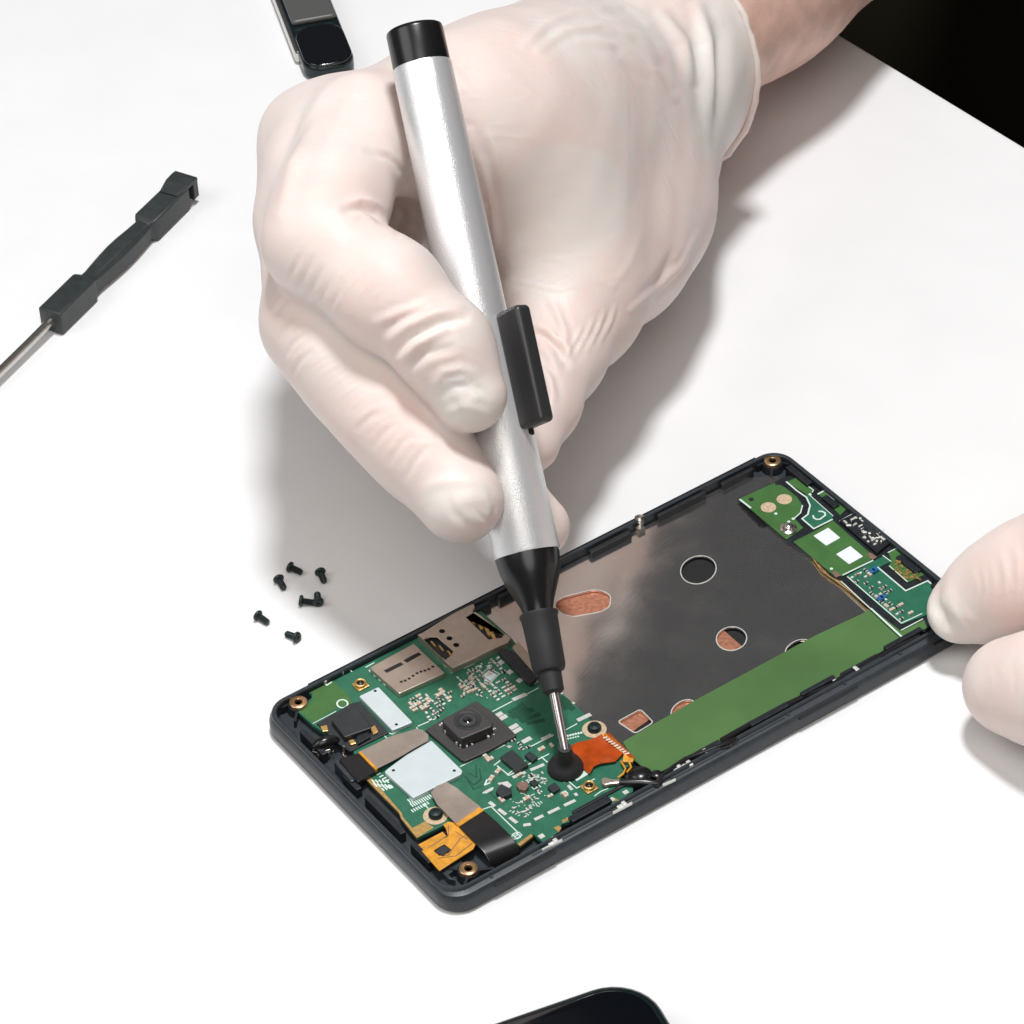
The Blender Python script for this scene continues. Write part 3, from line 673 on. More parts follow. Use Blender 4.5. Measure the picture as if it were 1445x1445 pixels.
for x, y, k_, r_ in ((415, 1105, 3, 1.57), (440, 1120, 3, 0), (495, 1200, 3, .4), (450, 1250, 3, .5), (520, 1395, 3, 1.57), (690, 1385, 3, 0), (850, 1365, 0, 0), (950, 1360, 3, 1.57), (715, 1220, 2, 0), (760, 1320, 2, 1.57),
                     (790, 1050, 3, 0), (860, 1020, 0, 1.57), (600, 985, 2, 0), (640, 1010, 2, 1.57), (700, 1030, 2, 0), (660, 1040, 2, 1.57), (640, 1220, 0, 0)): put_smd(k2((x, y))[0], k_, r_)
extra = bmesh.new(); nput = 24
def field(poly_px, z, par, body_kinds, cap, step=(1.35, .95), skip=.16, seed=1, name='capacitor'):
    """rows of small parts in the cells of a grid along the board's edges"""
    global nput
    random.seed(seed); q = np.array([P(*p, z)[:2] for p in poly_px]); A = q @ AX; B = q @ BX; a0, a1, b0, b1 = A.min(), A.max(), B.min(), B.max(); n = 0
    def inside(a, b):
        c = False; m = len(A)
        for k in range(m):
            if (B[k] > b) != (B[k - 1] > b) and a < (A[k - 1] - A[k]) * (b - B[k]) / (B[k - 1] - B[k]) + A[k]: c = not c
        return c
    cells = []
    rot = 0
    for ia in range(int((a1 - a0) / step[0]) + 1):
        for ib in range(int((b1 - b0) / step[1]) + 1):
            a = a0 + (ia + .5) * step[0] + random.uniform(-.12, .12); b = b0 + (ib + .5) * step[1] + random.uniform(-.06, .06)
            if inside(a, b) and random.random() > skip: cells.append((a, b, (ia // 3 + ib // 4) % 3))
    random.shuffle(cells)
    for a, b, s in cells:
        p = ab(a, b, z); rr = 1.5708 if s == 1 else 0.0
        if n < cap:
            k_ = random.choice(body_kinds); put_smd(pix(p), k_, rr + AZ * 0, par, z, name); n += 1
        else:
            boxab(extra, p, random.uniform(.5, .95), random.uniform(.3, .5), z, z + random.uniform(.05, .3), rr)
    return n
field(k2((290, 520), (380, 440), (500, 410), (560, 560), (640, 640), (560, 680), (480, 720), (330, 640)), ZB, pcb, (0, 1, 2, 4, 4, 1), 30, seed=2)
field(k2((215, 600), (330, 540), (340, 640), (260, 700)), ZB, pcb, (0, 2, 1), 8, seed=3)
field(k1((965, 740), (1080, 660), (1270, 640), (1300, 720), (1200, 800), (1060, 800)), ZB, pcb, (0, 1, 3, 4, 2), 22, seed=4)
field(k1((1320, 620), (1445, 540), (1445, 680), (1350, 700)), ZB, pcb, (0, 1, 4), 8, seed=5)
field(k1((1100, 830), (1200, 775), (1240, 830), (1140, 870)), ZB, pcb, (4, 2), 4, seed=6)
for kk, x0, y0, x1, y1, n in ((k2, 660, 1200, 830, 1290, 16), (k2, 560, 1330, 830, 1440, 18), (k3, 1060, 540, 1200, 640, 22), (k3, 1190, 350, 1330, 420, 12), (k2, 540, 960, 640, 1060, 12), (k2, 290, 430, 540, 700, 30)):
    for i in range(n): boxab(extra, P(*kk((random.uniform(x0, x1), random.uniform(y0, y1)))[0], ZB), random.uniform(.25, .9), random.uniform(.15, .3), ZB, ZB + random.uniform(.04, .2), random.choice((0, 1.5708, .8)))
ex = obj('solder_joints', extra, M['tin'], pcb); ex['kind'] = 'stuff'
bm = bmesh.new(); strip(bm, [P(*p, ZB) for p in k2((375, 545), (430, 495), (505, 535), (450, 590))], .18, ZB, ZB + .05, closed=True)
obj('chip_outline', bm, M['silk'], pcb)
poly('chip', k2((385, 548), (430, 508), (490, 538), (445, 580)), ZB, ZB + .35, M['shield'], pcb, bevel=.06)

# ================================================================== lower sub-board (far end of the phone)
ZS = 4.0
sb_px = k5((55, 405), (310, 285), (385, 250), (470, 240), (590, 330), (690, 400), (830, 470), (900, 520), (1090, 700), (1150, 730), (1260, 850), (1375, 960), (1400, 1180), (1330, 1300), (1190, 1360), (760, 960), (560, 800), (380, 690), (230, 560))
sb = poly('charging_board', sb_px, 3.0, ZS - .25, [M['inner']], ph, bevel=.08)
def area(pts, m='pcb2'): return poly('board_area', pts, ZS - .25, ZS, M[m], sb, bevel=.05)
area(k5((60, 405), (310, 290), (380, 330), (455, 390), (490, 440), (490, 480), (440, 535), (480, 580), (500, 600), (385, 680)))
area(k5((385, 290), (470, 248), (565, 345), (540, 385)))
area(k5((490, 540), (530, 500), (540, 450), (520, 400), (500, 375), (545, 380), (705, 520), (690, 545), (570, 610)), 'pcb')
area(k5((600, 370), (640, 355), (800, 470), (750, 515)))
area(k5((430, 695), (570, 625), (700, 550), (985, 800), (940, 830), (770, 925), (715, 930), (560, 800)))
area(k5((790, 930), (960, 835), (1050, 790), (1095, 830), (1010, 870), (1200, 1035), (1350, 965), (1395, 1000), (1395, 1170), (1170, 1255), (1050, 1160)), 'pcb')
area(k5((1075, 765), (1145, 735), (1240, 850), (1320, 920), (1210, 970), (1075, 860), (1100, 830)))
area(k5((960, 1145), (1165, 1305), (1320, 1225), (1340, 1280), (1190, 1358)), 'strip')
bm = bmesh.new(); zz = ZS + .035
def s2(pts, w=.28): strip(bm, [P(*p, ZS) for p in k5(*pts)], w, ZS - .02, zz)
s2(((385, 290), (455, 350), (520, 395), (545, 450), (530, 510), (490, 540), (570, 608), (695, 545)), .32)
s2(((440, 535), (480, 500), (493, 450)), .25); s2(((540, 378), (700, 520)), .16); s2(((600, 372), (640, 350), (710, 410)), .35); s2(((455, 265), (568, 345), (560, 360)), .2)
s2(((770, 922), (970, 825)), .3); s2(((755, 965), (1180, 1358)), .2); s2(((800, 935), (1165, 1250), (1305, 1185)), .22); s2(((960, 1150), (1190, 1360)), .3)
s2(((1005, 870), (1195, 1030), (1345, 962), (1365, 980)), .3); s2(((1040, 790), (1095, 830)), .2); s2(((1075, 770), (1145, 735)), .2); s2(((1165, 1298), (1310, 1222)), .22)
s2(((1085, 862), (1205, 968)), .2); s2(((70, 410), (140, 465)), .4); s2(((750, 555), (850, 500)), .35)
C_ = [[(.32, .34), (.12, .5), (-.15, .5), (-.34, .3), (-.34, -.3), (-.15, -.5), (.12, -.5), (.32, -.34)]]
stroke_letter(bm, C_, k5((607, 517))[0], 2.6, ZS, math.radians(-100), .34)
for x, y in ((312, 505), (430, 540), (545, 375), (1045, 615), (400, 560), (690, 880)): lathe(bm, [(.33, -.02), (.33, .04)], P(*k5((x, y))[0], ZS), n=10)
obj('board_printing', bm, M['silk'], sb)
for x, y in ((262, 462), (370, 407)):
    c = P(*k5((x, y))[0], ZS); bm = bmesh.new(); lathe(bm, [(1.55, -.05), (1.55, .03), (1.45, .05)], c, n=28); obj('copper_pad', bm, M['chipt'], sb)
for q in (k5((930, 785), (955, 768), (1000, 800), (970, 820)), k5((695, 905), (720, 893), (755, 925), (720, 938))): poly('copper_pad', q, ZS, ZS + .05, M['chipb'], sb)
for q in (k5((568, 655), (668, 600), (750, 668), (655, 722)), k5((722, 780), (818, 724), (905, 795), (810, 848))): poly('white_pad', q, ZS, ZS + .06, M['white'], sb, bevel=.02)
for x, y in ((145, 408), (325, 300)): 
    bm = bmesh.new(); lathe(bm, [(.55, -.02), (.55, .02)], P(*k5((x, y))[0], ZS), n=14); obj('drill_hole', bm, M['hole'], sb)
c = P(*k5((398, 600))[0], ZS + .5)
bm = bmesh.new(); lathe(bm, [(1.7, -.5), (1.7, -.1), (1.2, .1), (1.0, .5), (.5, .8), (.1, .85)], c, n=24); obj('sub_board_screw', bm, M['steel'], sb, smooth=True)
# usb socket: dark cavity full of pins
poly('usb_socket', k5((745, 550), (855, 495), (1110, 690), (1000, 770)), ZS - .2, ZS + .5, M['inner'], sb, bevel=.1)
bm = bmesh.new(); random.seed(9)
for i in range(46):
    s, t = random.random(), random.random(); x = 775 + 95 * s + 215 * t; y = 560 - 50 * s + 175 * t
    boxab(bm, P(*k5((x, y))[0], ZS + .6), random.uniform(.3, 1.1), random.uniform(.2, .6), ZS + .4, ZS + random.uniform(.55, 1.0), random.choice((0, 1.57, .7)))
obj('usb_pin', bm, M['tin'], sb, bevel=.08)
poly('usb_cover', k5((890, 560), (960, 530), (1050, 610), (980, 655)), ZS + .5, ZS + .95, M['chip'], sb, bevel=.2)
bm = bmesh.new(); random.seed(13)
for i in range(44):
    x, y = random.uniform(1115, 1290), random.uniform(815, 960)
    if y - 815 < (x - 1115) * .75 - 50 or y - 815 > (x - 1115) * .75 + 75: continue
    boxab(bm, P(*k5((x, y))[0], ZS), random.uniform(.3, .8), random.uniform(.2, .5), ZS, ZS + random.uniform(.1, .5), random.choice((0, 1.57)))
o_ = obj('solder_joints', bm, M['gold'], sb); o_['kind'] = 'stuff'
field(k5((800, 930), (900, 880), (985, 900), (1060, 1000), (1230, 1150), (1250, 1190), (1170, 1230), (1040, 1130), (900, 1010)), ZS, sb, (0, 1, 2, 2, 4), 60, step=(1.1, 1.5), skip=.3, seed=17, name='resistor')
for x, y in ((965, 890), (1020, 1075), (985, 880), (1040, 1065)): poly('blue_inductor', k5((x - 25, y), (x + 5, y - 22), (x + 30, y), (x, y + 20)), ZS, ZS + .6, M['blue'], sb, bevel=.08)
# wires along the sub-board edge and the pogo contact in the long rim
bm = bmesh.new(); tube(bm, [P(*p, 3.6) for p in k5((560, 800), (620, 890), (720, 960), (800, 1020), (945, 1140))], .14); tube(bm, [P(*p, 3.7) for p in k5((600, 850), (680, 935), (780, 985), (930, 1130))], .12)
obj('gold_lead', bm, M['gold'], ph, smooth=True)
c = P(*k7((590, 440))[0], 5.0); bm = bmesh.new(); lathe(bm, [(1.0, -1.2), (1.0, .2), (.6, .5), (.2, .4)], c, n=18); boxab(bm, P(*k7((595, 505))[0], 4.0), 1.6, 1.2, 3.0, 4.1)
obj('rim_contact', bm, M['steel'], ph, smooth=True)
poly('black_tab', k5((50, 430), (75, 430), (245, 580), (225, 590), (190, 575)), 3.12, 3.5, M['gloss'], ph, bevel=.1)
CLAMP[0] = None
# ================================================================== suction pen
CUPZ = ZB + .75
cupP = P(797, 1079, CUPZ); d0 = depth_of(cupP); PXMM = d0 / F
def pdep(v): return d0 + (1079 - v) * PXMM * math.tan(math.radians(8))   # the pen leans a little away from the camera
def Q(u, v, dl=0.0): return D(u, v, pdep(v) + dl)
pen = empty('suction_pen', cupP)
tag(pen, 'silver barrelled vacuum pickup pen with black button, held upright on the circuit board', 'pen')
pT, pB = Q(584, 40), Q(744, 783); ax = pB - pT; Lb = np.linalg.norm(ax); ax /= Lb
capL = 7.4
bm = bmesh.new(); lathe(bm, [(5.3, capL), (5.62, capL + .12), (5.72, capL + .5), (5.95, Lb * .45), (6.3, Lb - .35), (6.2, Lb - .1), (5.4, Lb)], pT, ax, 72)
barrel = obj('barrel', bm, M['barrel'], pen, smooth=True, sharp=50)
bm = bmesh.new(); lathe(bm, [(3.6, .55), (4.2, .5), (4.4, .12), (5.0, 0), (5.35, .25), (5.5, .8), (5.55, capL + .02), (4.0, capL + .1)], pT, ax, 56)
obj('end_cap', bm, M['gloss'], pen, smooth=True)
bm = bmesh.new()
tdir = Vector(ax); fdir = -Vector(FW); sdir = tdir.cross(fdir).normalized() * -1
if sdir.dot(Vector(RT)) < 0: sdir = -sdir
fdir = tdir.cross(sdir).normalized()
if fdir.dot(Vector(FW)) > 0: fdir = -fdir
bt = float((Q(715, 446) - pT) @ ax); bl = 22.6
e1v = (sdir * .64 + fdir * .77).normalized(); e2v = (sdir * .77 - fdir * .64).normalized()
def cube_frame(bm, o, a, b, c):
    vs = [bm.verts.new(o + a * i + b * j + c * k) for i in (0, 1) for j in (0, 1) for k in (0, 1)]
    for f in ((0, 1, 3, 2), (4, 6, 7, 5), (0, 4, 5, 1), (2, 3, 7, 6), (0, 2, 6, 4), (1, 5, 7, 3)): bm.faces.new([vs[i] for i in f])
o0 = Vector(pT) + tdir * bt + sdir * 3.2 + fdir * 4.4
cube_frame(bm, o0, e1v * 7.1, e2v * 3.6, tdir * bl)
obj('button', bm, M['satin'], pen, bevel=1.05, seg=5, smooth=True, sharp=80)
bm = bmesh.new(); cube_frame(bm, o0 - tdir * .3 - e1v * .6 - e2v * .25, e1v * 1.1, e2v * 3.8, tdir * (bl + 1.3))
obj('button_seat', bm, M['rubber'], pen, bevel=.3)
# nose, sleeve and needle follow the lower axis
cupax = Vector((0, -.12, 1)).normalized(); cupc = Vector(P(798, 1083, ZB + .5)); nE = np.array(cupc + cupax * 5.6); ax2 = nE - pB; L2 = np.linalg.norm(ax2); ax2 /= L2; s2_ = L2 / math.hypot(796 - 745, 1053 - 783)
H = lambda px: px * s2_
bm = bmesh.new(); lathe(bm, [(5.0, -.8), (5.98, -.35), (6.08, .3), (6.02, .9), (5.75, H(22)), (5.2, H(36)), (4.3, H(52)), (3.4, H(68)), (2.8, H(82)), (2.6, H(92))], pB, ax2, 48)
for k in range(8):            # shallow flutes moulded into the nose
    pass
obj('nose_cone', bm, M['gloss'], pen, smooth=True, sharp=50)
bm = bmesh.new(); lathe(bm, [(2.7, H(83)), (3.62, H(84)), (3.7, H(87)), (3.45, H(91)), (3.3, H(120)), (3.15, H(160)), (2.85, H(166)), (2.15, H(168)), (2.1, H(176)), (2.0, H(194)), (1.6, H(197)), (.8, H(197))], pB, ax2, 40)
obj('sleeve', bm, M['rubber'], pen, smooth=True, sharp=40)
bm = bmesh.new(); lathe(bm, [(.95, H(192)), (.92, H(230)), (.8, L2 - .5), (.7, L2 + .3)], pB, ax2, 24)
obj('needle', bm, M['tube'], pen, smooth=True)
bm = bmesh.new(); lathe(bm, [(2.2, -.2), (3.2, -.45), (3.42, -.15), (3.38, .25), (3.1, .9), (2.5, 1.6), (1.95, 2.1), (1.6, 2.8), (1.42, 3.8), (1.35, 5.2), (1.2, 5.9), (.5, 6.0)], cupc, cupax, 40)
obj('suction_cup', bm, M['rubber'], pen, smooth=True)

# ================================================================== loose screws on the table
def make_screw():
    o = empty('loose_screw', (0, 0, 0))
    bm = bmesh.new(); lathe(bm, [(.05, .25), (.35, .22), (.42, 0), (.95, .02), (1.12, .2), (1.15, .5), (.95, .72), (.6, .8)], (0, 0, 0), (1, 0, 0), 20)
    obj('head', bm, M['screw'], o, smooth=True, sharp=50)
    prof = [(.55, .7)]; x = .8
    while x < 3.0: prof += [(.55, x), (.68, x + .09), (.55, x + .18)]; x += .22
    prof += [(.5, 3.15), (.3, 3.2)]
    bm = bmesh.new(); lathe(bm, prof, (0, 0, 0), (1, 0, 0), 14); obj('thread', bm, M['screw'], o, smooth=True, sharp=60)
    return o
scr = make_screw(); ROOT0 = scr
spots = [((407, 799), (427, 806), 0, 'small black screw topmost of the scatter, its head to the left'),
         ((392, 815), (404, 833), 0, 'small black screw with its shank pointing down towards the pair of touching screws'),
         ((451, 805), (460, 824), 0, 'small black screw furthest right, lying at the edge of the shadow of the hand'),
         ((422, 847), (442, 848), 0, 'small black screw lying flat with its tip against an upturned screw'),
         ((449, 851), (447, 832), 1, 'small black screw leaning head down beside a flat screw it touches'),
         ((362, 867), (379, 877), 0, 'small black screw furthest left, lying apart from the others'),
         ((421, 900), (406, 893), 0, 'small black screw closest to the phone, lying apart with its head toward it')]
for i, (h, t, up, lab) in enumerate(spots):
    if i == 0: o = scr
    else:
        o = scr.copy(); COL.objects.link(o)
        for ch in scr.children:
            c = ch.copy(); COL.objects.link(c); c.parent = o
    z = 1.12
    a = P(*h, z); b = P(*t, z); d = b - a
    rz = math.atan2(d[1], d[0]); o.location = Vector(a) * U
    o.rotation_euler = (0, math.radians(9 if not up else 4), rz)
    tag(o, lab, 'screw', 'loose screws on the table')

# ================================================================== screwdriver
SZ = 3.0
sd = empty('screwdriver', P(76, 452, 0))
tag(sd, 'small screwdriver with waisted black square handle and thin steel shaft', 'screwdriver')
sA, sB = P(72, 453, SZ), P(257, 272, SZ); dv = sB - sA; Ls = np.linalg.norm(dv); dv /= Ls
sv = np.cross(dv, [0, 0, 1.]); sv /= np.linalg.norm(sv); nv = np.cross(sv, dv)
def sq(bm, secs):
    """square-section bar along the handle: (t, half width, half height, corner cut, offset across, offset up)"""
    rings = []
    for t, w, h, ch, *of_ in secs:
        ox, oy = of_ if of_ else (0, 0); c = sA + dv * t + sv * ox + nv * oy
        pts = [(w, h - ch), (w - ch, h), (-w + ch, h), (-w, h - ch), (-w, -h + ch), (-w + ch, -h), (w - ch, -h), (w, -h + ch)]
        rings.append([bm.verts.new(c + sv * x + nv * y) for x, y in pts])
    for A, B in zip(rings[:-1], rings[1:]):
        for i in range(8): bm.faces.new((A[i], A[(i + 1) % 8], B[(i + 1) % 8], B[i]))
    bm.faces.new(rings[0]); bm.faces.new(rings[-1])
g = Ls; bm = bmesh.new()
sq(bm, [(-.2, 2.55, 2.55, .3), (0, 2.85, 2.85, .25), (g * .25, 2.85, 2.85, .25), (g * .26, 2.7, 2.7, .3), (g * .275, 2.1, 2.3, .7), (g * .31, 2.1, 2.2, .8), (g * .37, 2.35, 2.4, .9), (g * .44, 2.6, 2.5, .95), (g * .50, 2.7, 2.6, 1.0), (g * .56, 2.65, 2.55, 1.0), (g * .62, 2.45, 2.4, .95),
        (g * .70, 2.1, 2.2, .7), (g * .715, 2.6, 2.7, .3), (g * .725, 2.85, 2.85, .25), (g * .96, 2.75, 2.85, .25), (g * .985, 2.6, 2.7, .3)])
hd = obj('handle', bm, M['toolblk'], sd, bevel=.2, smooth=True, sharp=30)
bm = bmesh.new(); sq(bm, [(g * .29, .25, .2, .08, -1.2, 1.9), (g * .48, .35, .25, .1, -1.6, 2.25), (g * .69, .25, .2, .08, -1.2, 1.9)])
sq(bm, [(g * .29, .25, .2, .08, 1.2, 1.9), (g * .48, .35, .25, .1, 1.6, 2.25), (g * .69, .25, .2, .08, 1.2, 1.9)])
obj('grip_rib', bm, M['toolblk'], sd)
bm = bmesh.new(); sq(bm, [(g * .90, 2.2, .3, .1, 0, 3.0), (g * .97, 2.9, .6, .2, 0, 3.3), (g * 1.02, 3.0, .6, .2, 0, 3.3), (g * 1.045, 3.0, .5, .2, 0, 3.2)])
sq(bm, [(g * 1.012, .9, 2.5, .25, 2.0, .9), (g * 1.045, .9, 2.4, .25, 2.0, .9)])
obj('pocket_clip', bm, M['toolblk'], sd, bevel=.2)
bm = bmesh.new(); s0 = sA - dv * .1
lathe(bm, [(1.05, -.5), (1.0, 1), (.92, 8), (.9, 75), (.7, 80), (.3, 83)], s0, -dv, 20); obj('shaft', bm, M['steel'], sd, smooth=True)

# ================================================================== black tool behind the hand
t0, t1 = P(462, 95, 0), P(395, -75, 0); tv = (t1 - t0)[:2]; tl = np.linalg.norm(tv); tv /= tl; tn = np.array([-tv[1], tv[0]])
if tn @ np.array([1, 0]) < 0: tn = -tn
tool = empty('pry_tool', P(440, 40, 0))
tag(tool, 'glossy black round ended hand tool lying behind the gloved knuckles', 'tool')
def capsule2(c, l, w, r, n=10):
    out = []
    for sx, sy, a0 in ((1, 1, 0), (-1, 1, 90), (-1, -1, 180), (1, -1, 270)):
        for i in range(n + 1):
            a = math.radians(a0 + 90 * i / n); lx = sx * (l / 2 - r) + r * math.cos(a); ly = sy * (w / 2 - r) + r * math.sin(a); out.append(c + tv * lx + tn * ly)
    return out
tc = t0[:2] + tv * 40
bm = bmesh.new(); prism(bm, capsule2(tc, 92, 12.2, 4.6), 0, 4.2); obj('body', bm, M['teal'], tool, bevel=1.0, seg=4, smooth=True, sharp=60)
bm = bmesh.new(); prism(bm, capsule2(tc - tv * 37.4, 17, 11.6, 4.4), 4.15, 4.9); obj('black_window', bm, M['screen'], tool, bevel=.5, seg=3, smooth=True)
bm = bmesh.new(); prism(bm, capsule2(tc + tv * 7, 68, 10.8, 1.2), 4.15, 5.6); obj('grey_panel', bm, M['grey'], tool, bevel=.6, seg=3, smooth=True)
bm = bmesh.new(); prism(bm, capsule2(tc + tv * 1 - tn * 5.9, 76, 2.0, .9), .6, 3.6); obj('silver_side', bm, M['steel'], tool, bevel=.4)

# ================================================================== second phone at the front edge
o2 = P(948, 1500, 6)[:2]
c0 = P(877, 1382, 8)[:2]; la = P(637, 1465, 8)[:2] - c0; lb = P(952, 1490, 8)[:2] - c0; la /= np.linalg.norm(la); lb = np.array([-la[1], la[0]]) if np.dot([-la[1], la[0]], lb) > 0 else np.array([la[1], -la[0]])
sp = empty('smartphone', (*(c0 + la * 30 + lb * 60), 0))
tag(sp, 'black smartphone lying face up nearest the viewer, only one rounded corner in view', 'phone')
def rrect(o, r, n=8):
    w, h = 66, 136; out = []
    for x0, y0, a0 in ((w - o - r, h - o - r, 0), (o + r, h - o - r, 90), (o + r, o + r, 180), (w - o - r, o + r, 270)):
        for i in range(n + 1):
            a = math.radians(a0 + 90 * i / n); x = x0 + r * math.cos(a) - 4; y = y0 + r * math.sin(a) - 1; out.append(c0 + la * x + lb * y)
    return out
bm = bmesh.new(); loft(bm, [[(*p, z) for p in rrect(o, r)] for o, r, z in ((1.2, 8, 0), (.2, 9, 1.2), (0, 9, 3), (0, 9, 5.8), (.3, 9, 7.0), (1.0, 8.6, 7.6), (1.7, 8, 7.65))])
obj('body', bm, M['teal'], sp, smooth=True, sharp=50)
bm = bmesh.new(); loft(bm, [[(*p, z) for p in rrect(o, r)] for o, r, z in ((1.9, 8, 7.6), (1.9, 8, 7.95), (2.3, 7.7, 8.1))])
obj('screen', bm, M['screen'], sp, smooth=True, sharp=50)

# ================================================================== signed distance modelling for gloves and body
def grid_sdf(prims, lo, hi, h, k_of=None):
    """prims: list of groups (k_inside, k_join, [(a, ra, b, rb)]); returns array and axes"""
    ax_ = [np.arange(lo[i], hi[i] + h, h, dtype=np.float32) for i in range(3)]
    F0 = np.full([len(a) for a in ax_], 50., np.float32)
    def smin(a, b, k):
        if k <= 0: return np.minimum(a, b)
        t = np.clip(.5 + .5 * (b - a) / k, 0, 1); return b + (a - b) * t - k * t * (1 - t)
    for kin, kj, segs in prims:
        G = np.full(F0.shape, 50., np.float32)
        for a, ra, b, rb in segs:
            a = np.asarray(a, np.float32); b = np.asarray(b, np.float32); m = max(ra, rb) + 12
            sl_ = []
            for i in range(3):
                i0 = np.searchsorted(ax_[i], min(a[i], b[i]) - m); i1 = np.searchsorted(ax_[i], max(a[i], b[i]) + m); sl_.append(slice(max(0, i0), max(i1, i0 + 1)))
            X, Y, Z = np.meshgrid(*[ax_[i][sl_[i]] for i in range(3)], indexing='ij', sparse=True)
            ba = b - a; L2_ = float(ba @ ba) + 1e-9
            t = np.clip(((X - a[0]) * ba[0] + (Y - a[1]) * ba[1] + (Z - a[2]) * ba[2]) / L2_, 0, 1)
            d = np.sqrt((X - a[0] - t * ba[0]) ** 2 + (Y - a[1] - t * ba[1]) ** 2 + (Z - a[2] - t * ba[2]) ** 2) - (ra + (rb - ra) * t)
            s_ = tuple(sl_); G[s_] = smin(G[s_], d.astype(np.float32), kin)
        F0 = smin(F0, G, kj)
    return F0, ax_
def surface_nets(Fd, ax_):
    s = Fd < 0; nx, ny, nz = Fd.shape
    acc = np.zeros((nx - 1, ny - 1, nz - 1, 3), np.float32); cnt = np.zeros((nx - 1, ny - 1, nz - 1), np.float32)
    cs = [(i, j, k) for i in (0, 1) for j in (0, 1) for k in (0, 1)]
    for i, c in enumerate(cs):
        for c2 in cs[i + 1:]:
            if sum(abs(c[q] - c2[q]) for q in range(3)) != 1: continue
            A = Fd[c[0]:nx - 1 + c[0], c[1]:ny - 1 + c[1], c[2]:nz - 1 + c[2]]; B = Fd[c2[0]:nx - 1 + c2[0], c2[1]:ny - 1 + c2[1], c2[2]:nz - 1 + c2[2]]
            cr = (A < 0) != (B < 0); idx = np.nonzero(cr)
            a = A[idx]; b = B[idx]; t = a / (a - b)
            for q in range(3): acc[idx + (np.full(len(t), q),)] += c[q] + t * (c2[q] - c[q])
            cnt[idx] += 1
    act = cnt > 0; ids = np.full(act.shape, -1, np.int64); I = np.nonzero(act); ids[I] = np.arange(len(I[0]))
    off = acc[I] / cnt[I][:, None]; h = [float(a[1] - a[0]) for a in ax_]
    V = np.stack([ax_[q][0] + (I[q] + off[:, q]) * h[q] for q in range(3)], 1)
    Fs = []
    for d in range(3):
        e, f = [q for q in range(3) if q != d]
        sA_ = [slice(1, -1)] * 3; sB_ = [slice(1, -1)] * 3; sA_[d] = slice(0, -1); sB_[d] = slice(1, None)
        A = s[tuple(sA_)]; B = s[tuple(sB_)]; idx = np.nonzero(A != B); pos = list(idx); flip = A[idx]
        base = [pos[0].copy(), pos[1].copy(), pos[2].copy()]
        for q in (e, f): base[q] = base[q] + 1
        def cell(de, df):
            c = [b.copy() for b in base]; c[e] = c[e] + de; c[f] = c[f] + df; return ids[tuple(c)]
        qd = np.stack([cell(-1, -1), cell(0, -1), cell(0, 0), cell(-1, 0)], 1)
        if d == 1: flip = ~flip
        qd[~flip] = qd[~flip][:, ::-1]; Fs.append(qd)
    return V, np.concatenate(Fs)
def smooth_verts(V, Fq, it, lam=.5):
    ed_ = np.concatenate([Fq[:, [0, 1]], Fq[:, [1, 2]], Fq[:, [2, 3]], Fq[:, [3, 0]]]); n = len(V)
    for _ in range(it):
        S = np.zeros_like(V); C = np.zeros(n)
        for a, b in ((0, 1), (1, 0)):
            for q in range(3): S[:, q] += np.bincount(ed_[:, a], V[ed_[:, b], q], n)
            C += np.bincount(ed_[:, a], minlength=n)
        V = V + lam * (S / C[:, None] - V)
    return V
def normals(V, Fq):
    n = np.cross(V[Fq[:, 2]] - V[Fq[:, 0]], V[Fq[:, 3]] - V[Fq[:, 1]]); N = np.zeros_like(V)
    for c in range(4):
        for q in range(3): N[:, q] += np.bincount(Fq[:, c], n[:, q], len(V))
    return N / (np.linalg.norm(N, axis=1)[:, None] + 1e-9)

Rm = np.stack([RT, UP, FW])            # world -> axes of the hand grid
def toC(p): return Rm @ (np.asarray(p) - CAM)
def fromC(V): return V @ Rm + CAM
def creases(V, N, lines):
    """press or raise folds of latex along traced lines: (pixel points, amplitude mm, width mm, depth window)"""
    u = W0 + F * V[:, 0] / V[:, 2]; v = W0 - F * V[:, 1] / V[:, 2]; face = np.clip(-N[:, 2] * 2.2, 0, 1)
    disp = np.zeros(len(V))
    for pts, amp, w, *rest in lines:
        best = np.full(len(V), 1e9); tt = np.zeros(len(V)); n = len(pts) - 1
        for i, ((x0, y0), (x1, y1)) in enumerate(zip(pts[:-1], pts[1:])):
            dx, dy = x1 - x0, y1 - y0; t = np.clip(((u - x0) * dx + (v - y0) * dy) / (dx * dx + dy * dy), 0, 1)
            d = np.hypot(u - x0 - t * dx, v - y0 - t * dy); m = d < best; best[m] = d[m]; tt[m] = (i + t[m]) / n
        wp = w * 7.0; fade = np.sin(np.pi * np.clip(tt * .9 + .05, 0, 1)) ** .7
        disp += amp * np.exp(-(best / wp) ** 2) * fade * face
        if len(rest): disp += -amp * rest[0] * np.exp(-((best - wp * 1.6) / wp) ** 2) * fade * face
    return V + N * disp[:, None]

